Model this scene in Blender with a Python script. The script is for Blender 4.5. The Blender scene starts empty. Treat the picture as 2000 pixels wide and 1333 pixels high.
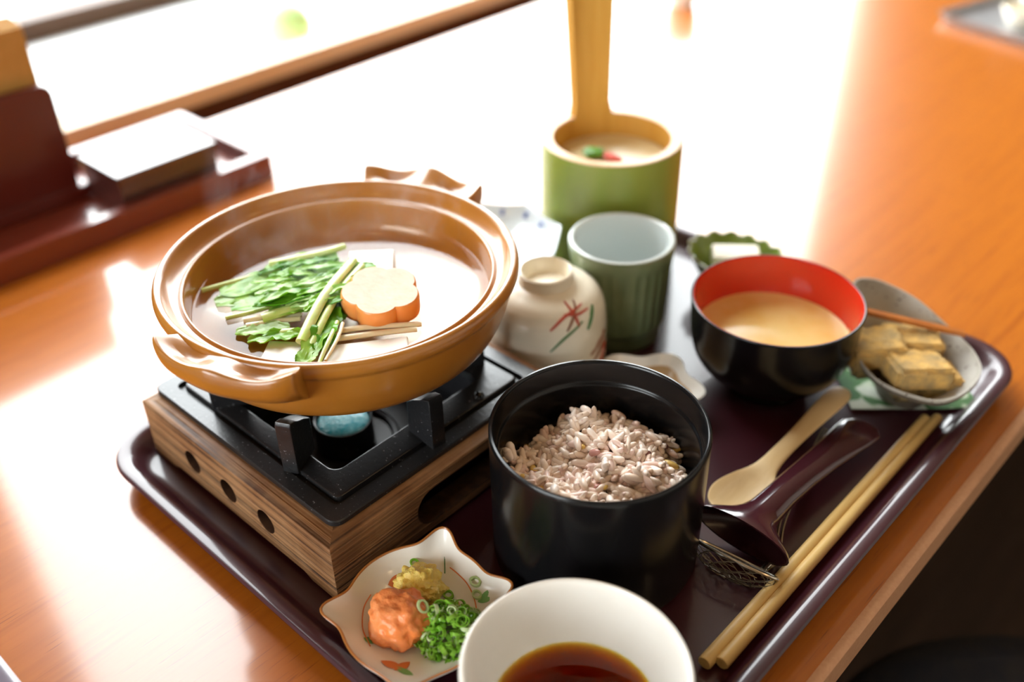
import bpy, bmesh, math, random
from math import sin, cos, pi, radians, sqrt, exp, atan2
from mathutils import Vector, Matrix, noise

random.seed(7)
sc = bpy.context.scene
COL = sc.collection

# ------------------------------------------------------------------ camera
cam_d = bpy.data.cameras.new('camera')
cam = bpy.data.objects.new('camera', cam_d)
COL.objects.link(cam)
sc.camera = cam
CAM = Vector((0.28, -0.357, 0.376))
p_, yaw_, roll_ = radians(35.4), radians(133.7), radians(-1.4)
fw = Vector((cos(p_) * cos(yaw_), cos(p_) * sin(yaw_), -sin(p_)))
rt = Vector((sin(yaw_), -cos(yaw_), 0))
up = rt.cross(fw)
rt2 = rt * cos(roll_) + up * sin(roll_)
up2 = up * cos(roll_) - rt * sin(roll_)
cam.matrix_world = Matrix(((rt2.x, up2.x, -fw.x, CAM.x), (rt2.y, up2.y, -fw.y, CAM.y), (rt2.z, up2.z, -fw.z, CAM.z), (0, 0, 0, 1)))
cam_d.sensor_width = 36
cam_d.lens = 35.01
cam_d.clip_start = 0.01
cam_d.dof.use_dof = True
cam_d.dof.focus_distance = 0.465
cam_d.dof.aperture_fstop = 3.4

# ------------------------------------------------------------------ world, light, exposure
wd = bpy.data.worlds.new('overcast_sky')
sc.world = wd
wd.use_nodes = True
wn = wd.node_tree.nodes
bg = wn['Background']
bg.inputs[0].default_value = (0.96, 0.98, 1.0, 1)
bg.inputs[1].default_value = 15.0

def portal(loc, rot, sx, sy):
    l = bpy.data.lights.new('window_portal', 'AREA')
    l.shape = 'RECTANGLE'; l.size = sx; l.size_y = sy
    l.cycles.is_portal = True
    o = bpy.data.objects.new('window_portal', l)
    o.location = loc; o.rotation_euler = rot
    COL.objects.link(o)
portal((-0.90, 1.18, 0.79), (0, radians(-90), 0), 1.60, 2.64)
portal((-0.15, -2.15, 0.62), (radians(90), 0, 0), 1.30, 1.10)  # sky portal for the added fill window

for (x, y, z, pw) in ((0.75, -0.55, 1.35, 2.6), (0.55, 0.45, 1.35, 2.6), (-0.05, -0.75, 1.35, 2.2), (1.3, 0.1, 1.35, 3.5)):
    l = bpy.data.lights.new('ceiling_lamp_light', 'POINT')
    l.energy = pw; l.color = (1.0, 0.66, 0.33); l.shadow_soft_size = 0.035
    o = bpy.data.objects.new('ceiling_lamp_light', l); o.location = (x, y, z)
    COL.objects.link(o)

sc.view_settings.view_transform = 'Standard'
sc.view_settings.look = 'None'
sc.view_settings.gamma = 1
sc.view_settings.exposure = 0.0
sc.view_settings.use_curve_mapping = False
sc.cycles.use_denoising = True
sc.cycles.max_bounces = 10
sc.cycles.transparent_max_bounces = 16
sc.cycles.caustics_reflective = False
sc.cycles.caustics_refractive = False
sc.cycles.sample_clamp_indirect = 8

# ------------------------------------------------------------------ materials
class NT:
    def __init__(s, name):
        s.m = bpy.data.materials.new(name); s.m.use_nodes = True
        s.t = s.m.node_tree; s.b = s.t.nodes['Principled BSDF']
        s.out = s.t.nodes['Material Output']
    def n(s, typ, **kw):
        nd = s.t.nodes.new(typ)
        for k, v in kw.items(): setattr(nd, k, v)
        return nd
    def l(s, a, b): s.t.links.new(a, b)
    def coord(s, scale=(1, 1, 1), which='Object', rot=(0, 0, 0)):
        tc = s.n('ShaderNodeTexCoord'); mp = s.n('ShaderNodeMapping')
        mp.inputs['Scale'].default_value = scale; mp.inputs['Rotation'].default_value = rot
        s.l(tc.outputs[which], mp.inputs[0]); return mp.outputs[0]
    def noise(s, co, scale, detail=4, rough=.55, dist=0):
        nd = s.n('ShaderNodeTexNoise'); nd.inputs['Scale'].default_value = scale
        nd.inputs['Detail'].default_value = detail; nd.inputs['Roughness'].default_value = rough
        nd.inputs['Distortion'].default_value = dist
        s.l(co, nd.inputs['Vector']); return nd.outputs[0]
    def ramp(s, fac, stops):
        r = s.n('ShaderNodeValToRGB'); e = r.color_ramp.elements
        while len(e) < len(stops): e.new(.5)
        for el, (p, c) in zip(e, stops):
            el.position = p; el.color = (*c, 1) if len(c) == 3 else c
        s.l(fac, r.inputs[0]); return r.outputs[0]
    def mix(s, fac, a, b, mode='MIX'):
        m = s.n('ShaderNodeMix', data_type='RGBA', blend_type=mode)
        for sock, v in ((m.inputs[0], fac), (m.inputs[6], a), (m.inputs[7], b)):
            if isinstance(v, (int, float)): sock.default_value = v
            elif isinstance(v, tuple): sock.default_value = (*v, 1)
            else: s.l(v, sock)
        return m.outputs[2]
    def bump(s, h, strength, dist=.001):
        b = s.n('ShaderNodeBump'); b.inputs['Strength'].default_value = strength
        b.inputs['Distance'].default_value = dist
        s.l(h, b.inputs['Height']); s.l(b.outputs[0], s.b.inputs['Normal']); return b

def mat(name, col, rough=.5, spec=.5, metal=0, coat=0, coat_rough=.03, col2=None, nscale=60, nstretch=(1, 1, 1), lo=.35, hi=.65,
        bump=0, bscale=None, bdist=.0005, sss=0, sss_r=(.004, .002, .001), ior=1.5):
    t = NT(name); b = t.b
    b.inputs['Base Color'].default_value = (*col, 1)
    b.inputs['Roughness'].default_value = rough
    b.inputs['Metallic'].default_value = metal
    b.inputs['IOR'].default_value = ior
    b.inputs['Specular IOR Level'].default_value = spec
    b.inputs['Coat Weight'].default_value = coat
    b.inputs['Coat Roughness'].default_value = coat_rough
    if sss:
        b.inputs['Subsurface Weight'].default_value = sss
        b.inputs['Subsurface Radius'].default_value = sss_r
        b.inputs['Subsurface Scale'].default_value = 1.0
    co = t.coord(nstretch)
    if col2 is not None:
        f = t.noise(co, nscale)
        t.l(t.ramp(f, [(lo, col), (hi, col2)]), b.inputs['Base Color'])
    if bump:
        t.bump(t.noise(co, bscale or nscale), bump, bdist)
    return t.m

# table wood: orange varnished, fine grain along Y
def table_mat():
    t = NT('varnished_orange_wood'); b = t.b
    co = t.coord((14, .8, 14)); f = t.noise(co, 6, 6, .6, .6)
    c1 = t.ramp(f, [(.3, (.38, .100, .005)), (.55, (.45, .126, .007)), (.75, (.33, .078, .0035))])
    co2 = t.coord((420, 14, 420)); g = t.noise(co2, 2, 2, .5)
    pores = t.ramp(g, [(.30, (0, 0, 0)), (.36, (1, 1, 1))])
    dk = t.mix(pores, (.27, .066, .006), c1)
    t.l(dk, b.inputs['Base Color'])
    b.inputs['Roughness'].default_value = .3
    b.inputs['Coat Weight'].default_value = 1
    b.inputs['Coat Roughness'].default_value = .10
    b.inputs['Coat IOR'].default_value = 1.48
    b.inputs['Specular IOR Level'].default_value = .3
    t.bump(g, .06, .0003)
    return t.m

def wood_mat(name, a, bcol, c, axis='X', scale=1.0, rough=.55, bump=.5, coat=0, spec=.3):
    t = NT(name); b = t.b
    st = {'X': (.6, 10, 10), 'Y': (10, .6, 10), 'Z': (10, 10, .6)}[axis]
    co = t.coord(tuple(v * scale for v in st)); f = t.noise(co, 28, 5, .6, .4)
    st2 = {'X': (1, 6, 6), 'Y': (6, 1, 6), 'Z': (6, 6, 1)}[axis]
    co2 = t.coord(tuple(v * scale for v in st2)); f2 = t.noise(co2, 9, 3, .5)
    col = t.ramp(f, [(.32, a), (.5, bcol), (.68, c)])
    col = t.mix(t.ramp(f2, [(.3, (0, 0, 0)), (.7, (1, 1, 1))]), col, t.mix(.55, col, a))
    t.l(col, b.inputs['Base Color'])
    b.inputs['Roughness'].default_value = rough
    b.inputs['Specular IOR Level'].default_value = spec
    b.inputs['Coat Weight'].default_value = coat
    t.bump(f, bump, .0012)
    return t.m

def cedar_mat(axis):
    t = NT('scorched_cedar'); b = t.b
    co = t.coord((5, 210, 420) if axis == 'X' else (210, 5, 420)); f = t.noise(co, 1.0, 2, .5, .35)
    lines = t.ramp(f, [(.34, (.040, .016, .006)), (.45, (.17, .072, .025)), (.56, (.25, .115, .043)), (.70, (.31, .155, .065))])
    f2 = t.noise(t.coord((1, 1, 1)), 30, 4, .65)
    col = t.mix(t.ramp(f2, [(.38, (0, 0, 0)), (.66, (1, 1, 1))]), lines, t.mix(.45, lines, (.40, .23, .11)))
    f3 = t.noise(t.coord((1, 1, 1)), 13, 3, .6)
    col = t.mix(t.ramp(f3, [(.52, (0, 0, 0)), (.72, (1, 1, 1))]), col, t.mix(.6, col, (.035, .014, .006)))
    t.l(col, b.inputs['Base Color'])
    b.inputs['Roughness'].default_value = .6; b.inputs['Specular IOR Level'].default_value = .35
    t.bump(f, 1.0, .0022)
    return t.m

def speckled(name, col, speck, thr=.70, scale=900, rough=.35, spec=.5, bump=.1, coat=0, metal=0):
    t = NT(name); b = t.b
    co = t.coord(); f = t.noise(co, scale, 2, .5)
    big = t.noise(co, 35, 3, .5)
    base = t.mix(t.ramp(big, [(.35, (0, 0, 0)), (.65, (1, 1, 1))]), col, tuple(v * 1.35 for v in col))
    c = t.mix(t.ramp(f, [(thr, (0, 0, 0)), (thr + .03, (1, 1, 1))]), base, speck)
    t.l(c, b.inputs['Base Color'])
    b.inputs['Roughness'].default_value = rough; b.inputs['Specular IOR Level'].default_value = spec
    b.inputs['Coat Weight'].default_value = coat; b.inputs['Metallic'].default_value = metal
    t.bump(t.noise(co, scale * .6, 3), bump, .0004)
    return t.m

def front_only(t, fr, mx):
    g = t.n('ShaderNodeNewGeometry'); m1 = t.n('ShaderNodeMath', operation='SUBTRACT'); m2 = t.n('ShaderNodeMath', operation='MULTIPLY')
    m1.inputs[0].default_value = 1; t.l(g.outputs['Backfacing'], m1.inputs[1])
    t.l(m1.outputs[0], m2.inputs[0]); t.l(fr.outputs[0], m2.inputs[1]); t.l(m2.outputs[0], mx.inputs[0])

def liquid(name, tint, ior=1.33, vol=None, dens=0, wave=0, wscale=70):
    t = NT(name); t.t.nodes.remove(t.b)
    tr = t.n('ShaderNodeBsdfTransparent'); tr.inputs[0].default_value = (*tint, 1)
    gl = t.n('ShaderNodeBsdfGlossy'); gl.inputs['Roughness'].default_value = .015
    fr = t.n('ShaderNodeFresnel'); fr.inputs[0].default_value = ior
    mx = t.n('ShaderNodeMixShader')
    front_only(t, fr, mx); t.l(tr.outputs[0], mx.inputs[1]); t.l(gl.outputs[0], mx.inputs[2])
    t.l(mx.outputs[0], t.out.inputs['Surface'])
    if wave:
        bp = t.n('ShaderNodeBump'); bp.inputs['Strength'].default_value = wave; bp.inputs['Distance'].default_value = .002
        t.l(t.noise(t.coord(), wscale, 2, .4), bp.inputs['Height'])
        t.l(bp.outputs[0], gl.inputs['Normal']); t.l(bp.outputs[0], fr.inputs['Normal'])
    if vol:
        va = t.n('ShaderNodeVolumeAbsorption'); va.inputs[0].default_value = (*vol, 1); va.inputs[1].default_value = dens
        t.l(va.outputs[0], t.out.inputs['Volume'])
    return t.m

M = {}
M['table'] = table_mat()
M['edge'] = mat('table_edge_laminate', (.52, .27, .145), .55, .3, col2=(.57, .31, .17), nscale=500, bump=.1)
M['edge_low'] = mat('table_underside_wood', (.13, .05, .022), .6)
M['tray'] = mat('maroon_lacquer', (.042, .0065, .012), .42, .30, coat=.7, coat_rough=.11, bump=.12, bscale=900, bdist=.0003)
M['clay'] = mat('terracotta_clay', (.40, .158, .018), .32, .5, coat=.5, coat_rough=.13, col2=(.34, .122, .012), nscale=22, bump=.12, bscale=500, bdist=.0002)
M['cedar'] = cedar_mat('X'); M['cedary'] = cedar_mat('Y'); M['holewood'] = mat('dark_hole_wood', (.035, .015, .008), .8, .2, col2=(.07, .03, .012), nscale=200)
M['iron'] = speckled('black_cast_iron', (.011, .011, .012), (.26, .26, .27), .70, 800, .30, .5, .3)
M['ironin'] = speckled('burner_dark_metal', (.020, .020, .023), (.12, .12, .13), .72, 500, .4, .5, .2)
M['bolt'] = mat('bolt_metal', (.05, .05, .05), .2, metal=1)
M['gel'] = mat('turquoise_fuel_gel', (.02, .46, .56), .25, .6, col2=(.34, .86, .92), nscale=330, bump=.6, bscale=380, bdist=.0008)
M['blacklac'] = mat('black_lacquer', (.0045, .0045, .005), .22, .36, bump=.03, bscale=900, bdist=.0002)
M['blackin'] = mat('black_lacquer_inside', (.007, .006, .006), .13, .5)
M['redlac'] = mat('red_lacquer', (.52, .022, .007), .25, .5, coat=.4)
M['porcelain'] = mat('white_porcelain', (.87, .85, .80), .18, .5, col2=(.84, .815, .755), nscale=30)
M['porc_warm'] = mat('cream_porcelain', (.86, .80, .66), .22, .5, col2=(.81, .74, .59), nscale=25)
M['porc_blue'] = mat('bluish_porcelain', (.70, .77, .82), .15, .5)
M['cobalt'] = mat('cobalt_paint', (.12, .18, .42), .2)
M['celadon'] = mat('celadon_glaze', (.20, .25, .13), .28, .5, col2=(.15, .19, .09), nscale=40, coat=.3)
M['celin'] = mat('pale_celadon_glaze', (.74, .81, .81), .2, .5)
M['bamgreen'] = mat('green_bamboo_skin', (.215, .30, .035), .38, .5, col2=(.27, .31, .05), nscale=14, nstretch=(3, 3, .5), bump=.05)
M['bamgold'] = wood_mat('bamboo_flesh', (.50, .25, .04), (.58, .31, .055), (.62, .35, .075), 'Z', .6, .5, .12)
M['bamrim'] = mat('bamboo_cut_rim', (.78, .52, .32), .5, col2=(.70, .44, .24), nscale=400)
M['custard'] = mat('savory_custard', (.78, .66, .40), .3, .5, col2=(.72, .58, .30), nscale=60)
M['redgar'] = mat('red_garnish', (.70, .10, .06), .35)
M['greengar'] = mat('green_garnish', (.12, .36, .04), .4)
M['soup'] = mat('miso_soup', (.78, .60, .23), .12, .5, col2=(.72, .47, .10), nscale=38, lo=.45, hi=.75)
M['bits'] = mat('orange_soup_bits', (.75, .30, .04), .3)
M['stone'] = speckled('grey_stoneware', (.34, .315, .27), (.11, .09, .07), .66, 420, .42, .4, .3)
M['stone_shade'] = speckled('shaded_grey_stoneware', (.115, .092, .068), (.045, .035, .026), .70, 420, .5, .4, .3)  # same grey stoneware, with the outer side's shade put into its colour
M['kinako'] = mat('roasted_soybean_flour', (.66, .40, .12), .85, .2, col2=(.36, .25, .11), nscale=120, bump=.9, bscale=420, bdist=.0012)
M['mochi'] = mat('dark_bracken_jelly', (.07, .05, .025), .4, .4, col2=(.36, .25, .09), nscale=120, lo=.42, hi=.7, bump=.5, bscale=300)
M['pick'] = mat('brown_bamboo_pick', (.42, .13, .02), .35, .5, col2=(.34, .095, .014), nscale=60, coat=.4)
M['spoonwood'] = wood_mat('pale_spoon_wood', (.70, .50, .25), (.78, .59, .33), (.83, .65, .39), 'Y', .5, .42, .12)
M['chop'] = wood_mat('bamboo_chopsticks', (.58, .37, .12), (.70, .48, .18), (.76, .54, .23), 'Y', .8, .42, .15)
M['marooplastic'] = mat('maroon_lacquer_ladle', (.046, .009, .014), .16, .5, coat=.6, coat_rough=.03)
M['marooin'] = mat('maroon_lacquer_bowl', (.030, .006, .008), .25, .5)
M['steel'] = mat('tinned_wire', (.55, .50, .42), .25, metal=1)
M['steel_dark'] = mat('dark_tinned_wire', (.20, .17, .13), .35, metal=1)
M['leafplate'] = mat('green_leaf_glaze', (.15, .22, .02), .3, .5, col2=(.22, .30, .05), nscale=60, coat=.3)
M['leafrim'] = mat('pale_leaf_glaze', (.50, .52, .30), .3)
M['tofu'] = mat('silken_tofu', (.86, .83, .75), .35, .4, sss=.2)
M['pickle'] = mat('pale_sesame_tofu', (.78, .70, .54), .45, .3)
M['carrot'] = mat('carrot_side', (.88, .36, .10), .28, .5, sss=.25)
M['carrottop'] = mat('carrot_cut_face', (.74, .46, .33), .42, .3, col2=(.74, .40, .27), nscale=160, sss=.25, bump=.3, bscale=500)
M['stem'] = mat('pale_mizuna_stem', (.70, .76, .38), .25, .5, col2=(.48, .66, .14), nscale=160, nstretch=(1, .25, 1), sss=.2, bump=.1)
M['stemwhite'] = mat('white_mizuna_stem', (.82, .78, .56), .25, .5, col2=(.80, .70, .48), nscale=40, sss=.2)
def leaf_mat(name, a, b_, rough=.3):
    t = NT(name); b = t.b
    f = t.noise(t.coord(), 110, 4)
    t.l(t.ramp(f, [(.35, a), (.65, b_)]), b.inputs['Base Color'])
    b.inputs['Roughness'].default_value = rough
    t.bump(t.noise(t.coord(), 260, 3), .5, .0006)
    tl = t.n('ShaderNodeBsdfTranslucent'); tl.inputs[0].default_value = (*(v * 1.1 for v in b_), 1)
    mx = t.n('ShaderNodeMixShader'); mx.inputs[0].default_value = .35
    t.l(b.outputs[0], mx.inputs[1]); t.l(tl.outputs[0], mx.inputs[2]); t.l(mx.outputs[0], t.out.inputs['Surface'])
    return t.m
M['leaf'] = leaf_mat('mizuna_leaf', (.15, .42, .012), (.42, .68, .10))
M['leafdark'] = leaf_mat('dark_mizuna_leaf', (.07, .29, .006), (.20, .50, .03))
M['leafpale'] = leaf_mat('pale_mizuna_leaf', (.34, .58, .14), (.58, .78, .36))
M['onion'] = leaf_mat('green_onion', (.16, .46, .02), (.40, .68, .10), .25)
M['onionpale'] = leaf_mat('pale_green_onion', (.45, .62, .25), (.70, .80, .50), .25)
M['radish'] = mat('chili_grated_radish', (.90, .34, .13), .35, .5, col2=(.88, .25, .06), nscale=90, sss=.3, bump=.6, bscale=240, bdist=.002)
M['ginger'] = mat('grated_ginger', (.80, .58, .10), .4, .5, col2=(.86, .68, .20), nscale=200, sss=.25, bump=.9, bscale=300, bdist=.002)
M['rimbrown'] = mat('brown_rim_glaze', (.42, .16, .04), .25)
M['motif_o'] = mat('orange_overglaze', (.70, .20, .06), .3)
M['motif_g'] = mat('green_overglaze', (.18, .42, .14), .3)
M['motif_r'] = mat('red_brush_paint', (.50, .06, .03), .35)
M['motif_b'] = mat('brown_brush_paint', (.25, .10, .05), .35)
M['motif_dg'] = mat('dark_green_brush_paint', (.05, .17, .05), .35)
M['redwood'] = mat('dark_red_lacquer_wood', (.095, .010, .005), .35, .4, coat=.3, coat_rough=.1, col2=(.09, .010, .005), nscale=30, nstretch=(6, .6, 6))
M['redwood2'] = mat('red_brown_lacquer_tray', (.15, .020, .007), .30, .5, coat=.6, coat_rough=.1)
M['darkbox'] = mat('dark_brown_box_lacquer', (.045, .013, .010), .3, .5, coat=.9, coat_rough=.12)
M['kraft'] = mat('tan_paper', (.50, .27, .075), .8, .2, col2=(.46, .24, .06), nscale=80)
M['sillwood'] = wood_mat('beige_sill_wood', (.80, .63, .44), (.85, .69, .50), (.88, .73, .55), 'Y', .4, .5, .1)
M['sillwhite'] = mat('pale_ledge_paint', (.80, .81, .80), .35, .5)
M['rail'] = mat('brown_window_rail', (.075, .032, .013), .5, .3, col2=(.06, .024, .009), nscale=20, nstretch=(6, .5, 6))
M['darkwood'] = mat('dark_trim_wood', (.085, .026, .010), .45, .5)
M['wallp'] = mat('warm_plaster', (.56, .51, .44), .9, .2, col2=(.53, .48, .41), nscale=8)
M['panel'] = wood_mat('brown_wood_panelling', (.16, .085, .04), (.20, .11, .052), (.24, .135, .065), 'Z', .3, .6, .1)
M['ceil'] = mat('ceiling_boards', (.20, .15, .10), .9, .2)
M['floor'] = wood_mat('dark_floor_boards', (.035, .022, .015), (.05, .03, .02), (.06, .038, .026), 'Y', .3, .5, .2)
M['terrace'] = mat('pale_terrace_concrete', (.62, .62, .60), .9, .2, col2=(.56, .56, .55), nscale=4)
M['navy'] = mat('dark_blue_fabric', (.018, .022, .034), .8, .3, col2=(.030, .030, .034), nscale=60, bump=.4, bscale=700)
M['greyplate'] = mat('grey_metal_tray', (.42, .42, .43), .3, .5, metal=.6)
M['slate'] = mat('grey_violet_lacquer', (.16, .14, .18), .3, .5, coat=.6)
M['lime'] = mat('lime_spot_colour', (.60, .90, .42), .15, .5, sss=.3)
M['shade_tan'] = mat('tan_inner_shade', (.50, .33, .16), .3, .5)
def glass_mat():
    t = NT('window_glass'); t.t.nodes.remove(t.b)
    tr = t.n('ShaderNodeBsdfTransparent'); tr.inputs[0].default_value = (.97, .985, .98, 1)
    gl = t.n('ShaderNodeBsdfGlossy'); gl.inputs['Roughness'].default_value = .01
    fr = t.n('ShaderNodeFresnel'); fr.inputs[0].default_value = 1.45
    mx = t.n('ShaderNodeMixShader')
    front_only(t, fr, mx); t.l(tr.outputs[0], mx.inputs[1]); t.l(gl.outputs[0], mx.inputs[2])
    t.l(mx.outputs[0], t.out.inputs['Surface']); return t.m
M['glass'] = glass_mat()
M['broth'] = liquid('clear_broth', (.98, .95, .88), 1.33, wave=.035, wscale=45)
M['sauce'] = liquid('soy_dipping_sauce', (1, 1, 1), 1.36, (.93, .81, .02), 1500)

def rice_mat():
    t = NT('mixed_grain_rice'); b = t.b
    g = t.n('ShaderNodeNewGeometry')
    c = t.ramp(g.outputs['Random Per Island'], [(0, (.88, .72, .60)), (.35, (.93, .81, .72)), (.62, (.86, .65, .57)), (.84, (.91, .76, .67)), (.968, (.82, .56, .16)), (.984, (.50, .24, .20)), (.993, (.18, .07, .06))])
    c.node.color_ramp.interpolation = 'CONSTANT'
    t.l(c, b.inputs['Base Color'])
    b.inputs['Roughness'].default_value = .25
    b.inputs['Subsurface Weight'].default_value = .08
    b.inputs['Subsurface Radius'].default_value = (.002, .0016, .0012)
    b.inputs['Subsurface Scale'].default_value = 1
    return t.m
M['rice'] = rice_mat()

def napkin_mat():
    t = NT('leaf_print_paper'); b = t.b
    f = t.noise(t.coord(which='Object'), 58, 1, .4, .5)
    c = t.ramp(f, [(.44, (.62, .66, .54)), (.49, (.50, .58, .40)), (.52, (.07, .18, .05)), (.75, (.03, .10, .03))])
    t.l(c, b.inputs['Base Color']); b.inputs['Roughness'].default_value = .8
    return t.m
M['napkin'] = napkin_mat()

# ------------------------------------------------------------------ geometry helpers
def link(name, me, m=None, parent=None, smooth=True, loc=None):
    o = bpy.data.objects.new(name, me); COL.objects.link(o)
    if m is not None:
        for mm in (m if isinstance(m, (list, tuple)) else [m]): me.materials.append(mm)
    if parent is not None: o.parent = parent
    if loc is not None: o.location = loc
    if smooth:
        for p in me.polygons: p.use_smooth = True
        if smooth == 'all': return o
        try: me.set_sharp_from_angle(angle=radians(38))
        except Exception: pass
        if len(me.polygons) < 20000:
            w_ = o.modifiers.new('even_normals', 'WEIGHTED_NORMAL'); w_.keep_sharp = True
    return o

def mk(name, vf, m, parent=None, smooth=True, loc=None, recalc=True):
    me = bpy.data.meshes.new(name)
    me.from_pydata([tuple(v) for v in vf[0]], [], vf[1]); me.update()
    if recalc:
        bm = bmesh.new(); bm.from_mesh(me); bmesh.ops.recalc_face_normals(bm, faces=bm.faces); bm.to_mesh(me); bm.free()
    return link(name, me, m, parent, smooth, loc)

def tag(o, label=None, cat=None, group=None, kind=None):
    if label: o['label'] = label
    if cat: o['category'] = cat
    if group: o['group'] = group
    if kind: o['kind'] = kind
    return o

def thing(name, label, cat, loc=(0, 0, 0), group=None, rz=0):
    o = bpy.data.objects.new(name, None); COL.objects.link(o)
    o.empty_display_size = .02
    o.location = loc; o.rotation_euler = (0, 0, rz)
    return tag(o, label, cat, group)

def merge(*vfs):
    V, F = [], []
    for v, f in vfs:
        k = len(V); V += [Vector(a) for a in v]; F += [tuple(i + k for i in q) for q in f]
    return V, F

def xf(vf, mtx): return [mtx @ Vector(v) for v in vf[0]], vf[1]
def mv(vf, x, y, z): return xf(vf, Matrix.Translation((x, y, z)))

def cr(pts, n=6, closed=False):
    """Catmull-Rom through points of any dimension"""
    P = [Vector(p) if len(p) > 2 else Vector((p[0], p[1], 0)) for p in pts]
    out = []; N = len(P)
    rng = range(N if closed else N - 1)
    for i in rng:
        if closed: a, b, c, d = P[(i - 1) % N], P[i], P[(i + 1) % N], P[(i + 2) % N]
        else: a, b, c, d = P[max(i - 1, 0)], P[i], P[i + 1], P[min(i + 2, N - 1)]
        for k in range(n):
            t = k / n
            out.append(.5 * ((2 * b) + (c - a) * t + (2 * a - 5 * b + 4 * c - d) * t * t + (3 * b - a - 3 * c + d) * t ** 3))
    if not closed: out.append(P[-1])
    return out

def lathe(prof, seg=72, mod=None):
    V, F, rings = [], [], []
    for i, (r, z) in enumerate(prof):
        if r < 1e-6:
            rings.append([len(V)]); V.append(Vector((0, 0, z)))
        else:
            ring = []
            for k in range(seg):
                a = 2 * pi * k / seg
                rr, zz = (r, z) if mod is None else mod(a, i, r, z)
                ring.append(len(V)); V.append(Vector((rr * cos(a), rr * sin(a), zz)))
            rings.append(ring)
    for A, B in zip(rings, rings[1:]):
        if len(A) == 1 and len(B) == 1: continue
        for k in range(seg):
            j = (k + 1) % seg
            if len(A) == 1: F.append((A[0], B[j], B[k]))
            elif len(B) == 1: F.append((A[k], A[j], B[0]))
            else: F.append((A[k], A[j], B[j], B[k]))
    return V, F

def loft(loops, cap0=True, cap1=True, closed=True):
    n = len(loops[0]); V = [Vector(p) for L in loops for p in L]; F = []
    for i in range(len(loops) - 1):
        for k in range(n if closed else n - 1):
            j = (k + 1) % n
            F.append((i * n + k, i * n + j, (i + 1) * n + j, (i + 1) * n + k))
    def cap(base, rev):
        c = sum((V[base + k] for k in range(n)), Vector()) / n
        ci = len(V); V.append(c)
        for k in range(n):
            j = (k + 1) % n
            F.append((base + j, base + k, ci) if not rev else (base + k, base + j, ci))
    if cap0: cap(0, False)
    if cap1: cap((len(loops) - 1) * n, True)
    return V, F

def tube(pts, rad, seg=8, flat=1.0, upv=(0, 0, 1), cap=True):
    P = [Vector(p) for p in pts]; U = Vector(upv); loops = []
    for i, p in enumerate(P):
        t = (P[min(i + 1, len(P) - 1)] - P[max(i - 1, 0)]).normalized()
        s = t.cross(U)
        s = s.normalized() if s.length > 1e-6 else Vector((1, 0, 0))
        u = s.cross(t)
        r = rad(i / (len(P) - 1)) if callable(rad) else rad
        loops.append([p + s * (r * cos(2 * pi * k / seg)) + u * (r * flat * sin(2 * pi * k / seg)) for k in range(seg)])
    return loft(loops, cap, cap)

def box(x0, x1, y0, y1, z0, z1, bev=0, seg=2):
    bm = bmesh.new(); bmesh.ops.create_cube(bm, size=1)
    for v in bm.verts:
        v.co = Vector(((x0 + x1) / 2 + v.co.x * (x1 - x0), (y0 + y1) / 2 + v.co.y * (y1 - y0), (z0 + z1) / 2 + v.co.z * (z1 - z0)))
    if bev: bmesh.ops.bevel(bm, geom=list(bm.edges), offset=bev, segments=seg, profile=.6, affect='EDGES')
    bm.verts.index_update()
    r = [v.co.copy() for v in bm.verts], [tuple(v.index for v in f.verts) for f in bm.faces]
    bm.free(); return r

def rrect(x0, x1, y0, y1, r, n=8):
    out = []
    for cx, cy, a0 in ((x1 - r, y1 - r, 0), (x0 + r, y1 - r, 90), (x0 + r, y0 + r, 180), (x1 - r, y0 + r, 270)):
        for k in range(n + 1):
            a = radians(a0 + 90 * k / n); out.append((cx + r * cos(a), cy + r * sin(a)))
    return out

def extrude2d(loops, depth, bev=0):
    """filled 2-D outline with holes, extruded symmetric about z=0 by depth"""
    cu = bpy.data.curves.new('tmp', 'CURVE'); cu.dimensions = '2D'; cu.fill_mode = 'BOTH'
    cu.extrude = depth / 2 - bev; cu.bevel_depth = bev; cu.bevel_resolution = 1; cu.offset = -bev
    for L in loops:
        s = cu.splines.new('POLY'); s.points.add(len(L) - 1); s.use_cyclic_u = True
        for pt, q in zip(s.points, L): pt.co = (q[0], q[1], 0, 1)
    o = bpy.data.objects.new('tmp', cu); COL.objects.link(o)
    dg = bpy.context.evaluated_depsgraph_get()
    me = bpy.data.meshes.new_from_object(o.evaluated_get(dg))
    bpy.data.objects.remove(o); bpy.data.curves.remove(cu)
    r = [v.co.copy() for v in me.vertices], [tuple(p.vertices) for p in me.polygons]
    bpy.data.meshes.remove(me); return r

def circ2d(cx, cy, r, n=28, ry=None):
    return [(cx + r * cos(2 * pi * k / n), cy + (ry or r) * sin(2 * pi * k / n)) for k in range(n)]

def fbm(p, s=1, o=3):
    return noise.fractal(Vector(p) * s, 1.0, 2.0, o)

def lump(rx, ry, rz, amp, fs, seed=0, sub=4):
    bm = bmesh.new(); bmesh.ops.create_icosphere(bm, subdivisions=sub, radius=1)
    for v in bm.verts:
        n = v.co.normalized(); q = Vector((n.x * rx, n.y * ry, n.z * rz))
        d = 1 + amp * fbm(n * fs + Vector((seed * 7.3, seed * 1.7, 0)), 1, 4)
        v.co = q * d
    bm.verts.index_update()
    r = [v.co.copy() for v in bm.verts], [tuple(v.index for v in f.verts) for f in bm.faces]
    bm.free(); return r

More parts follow.
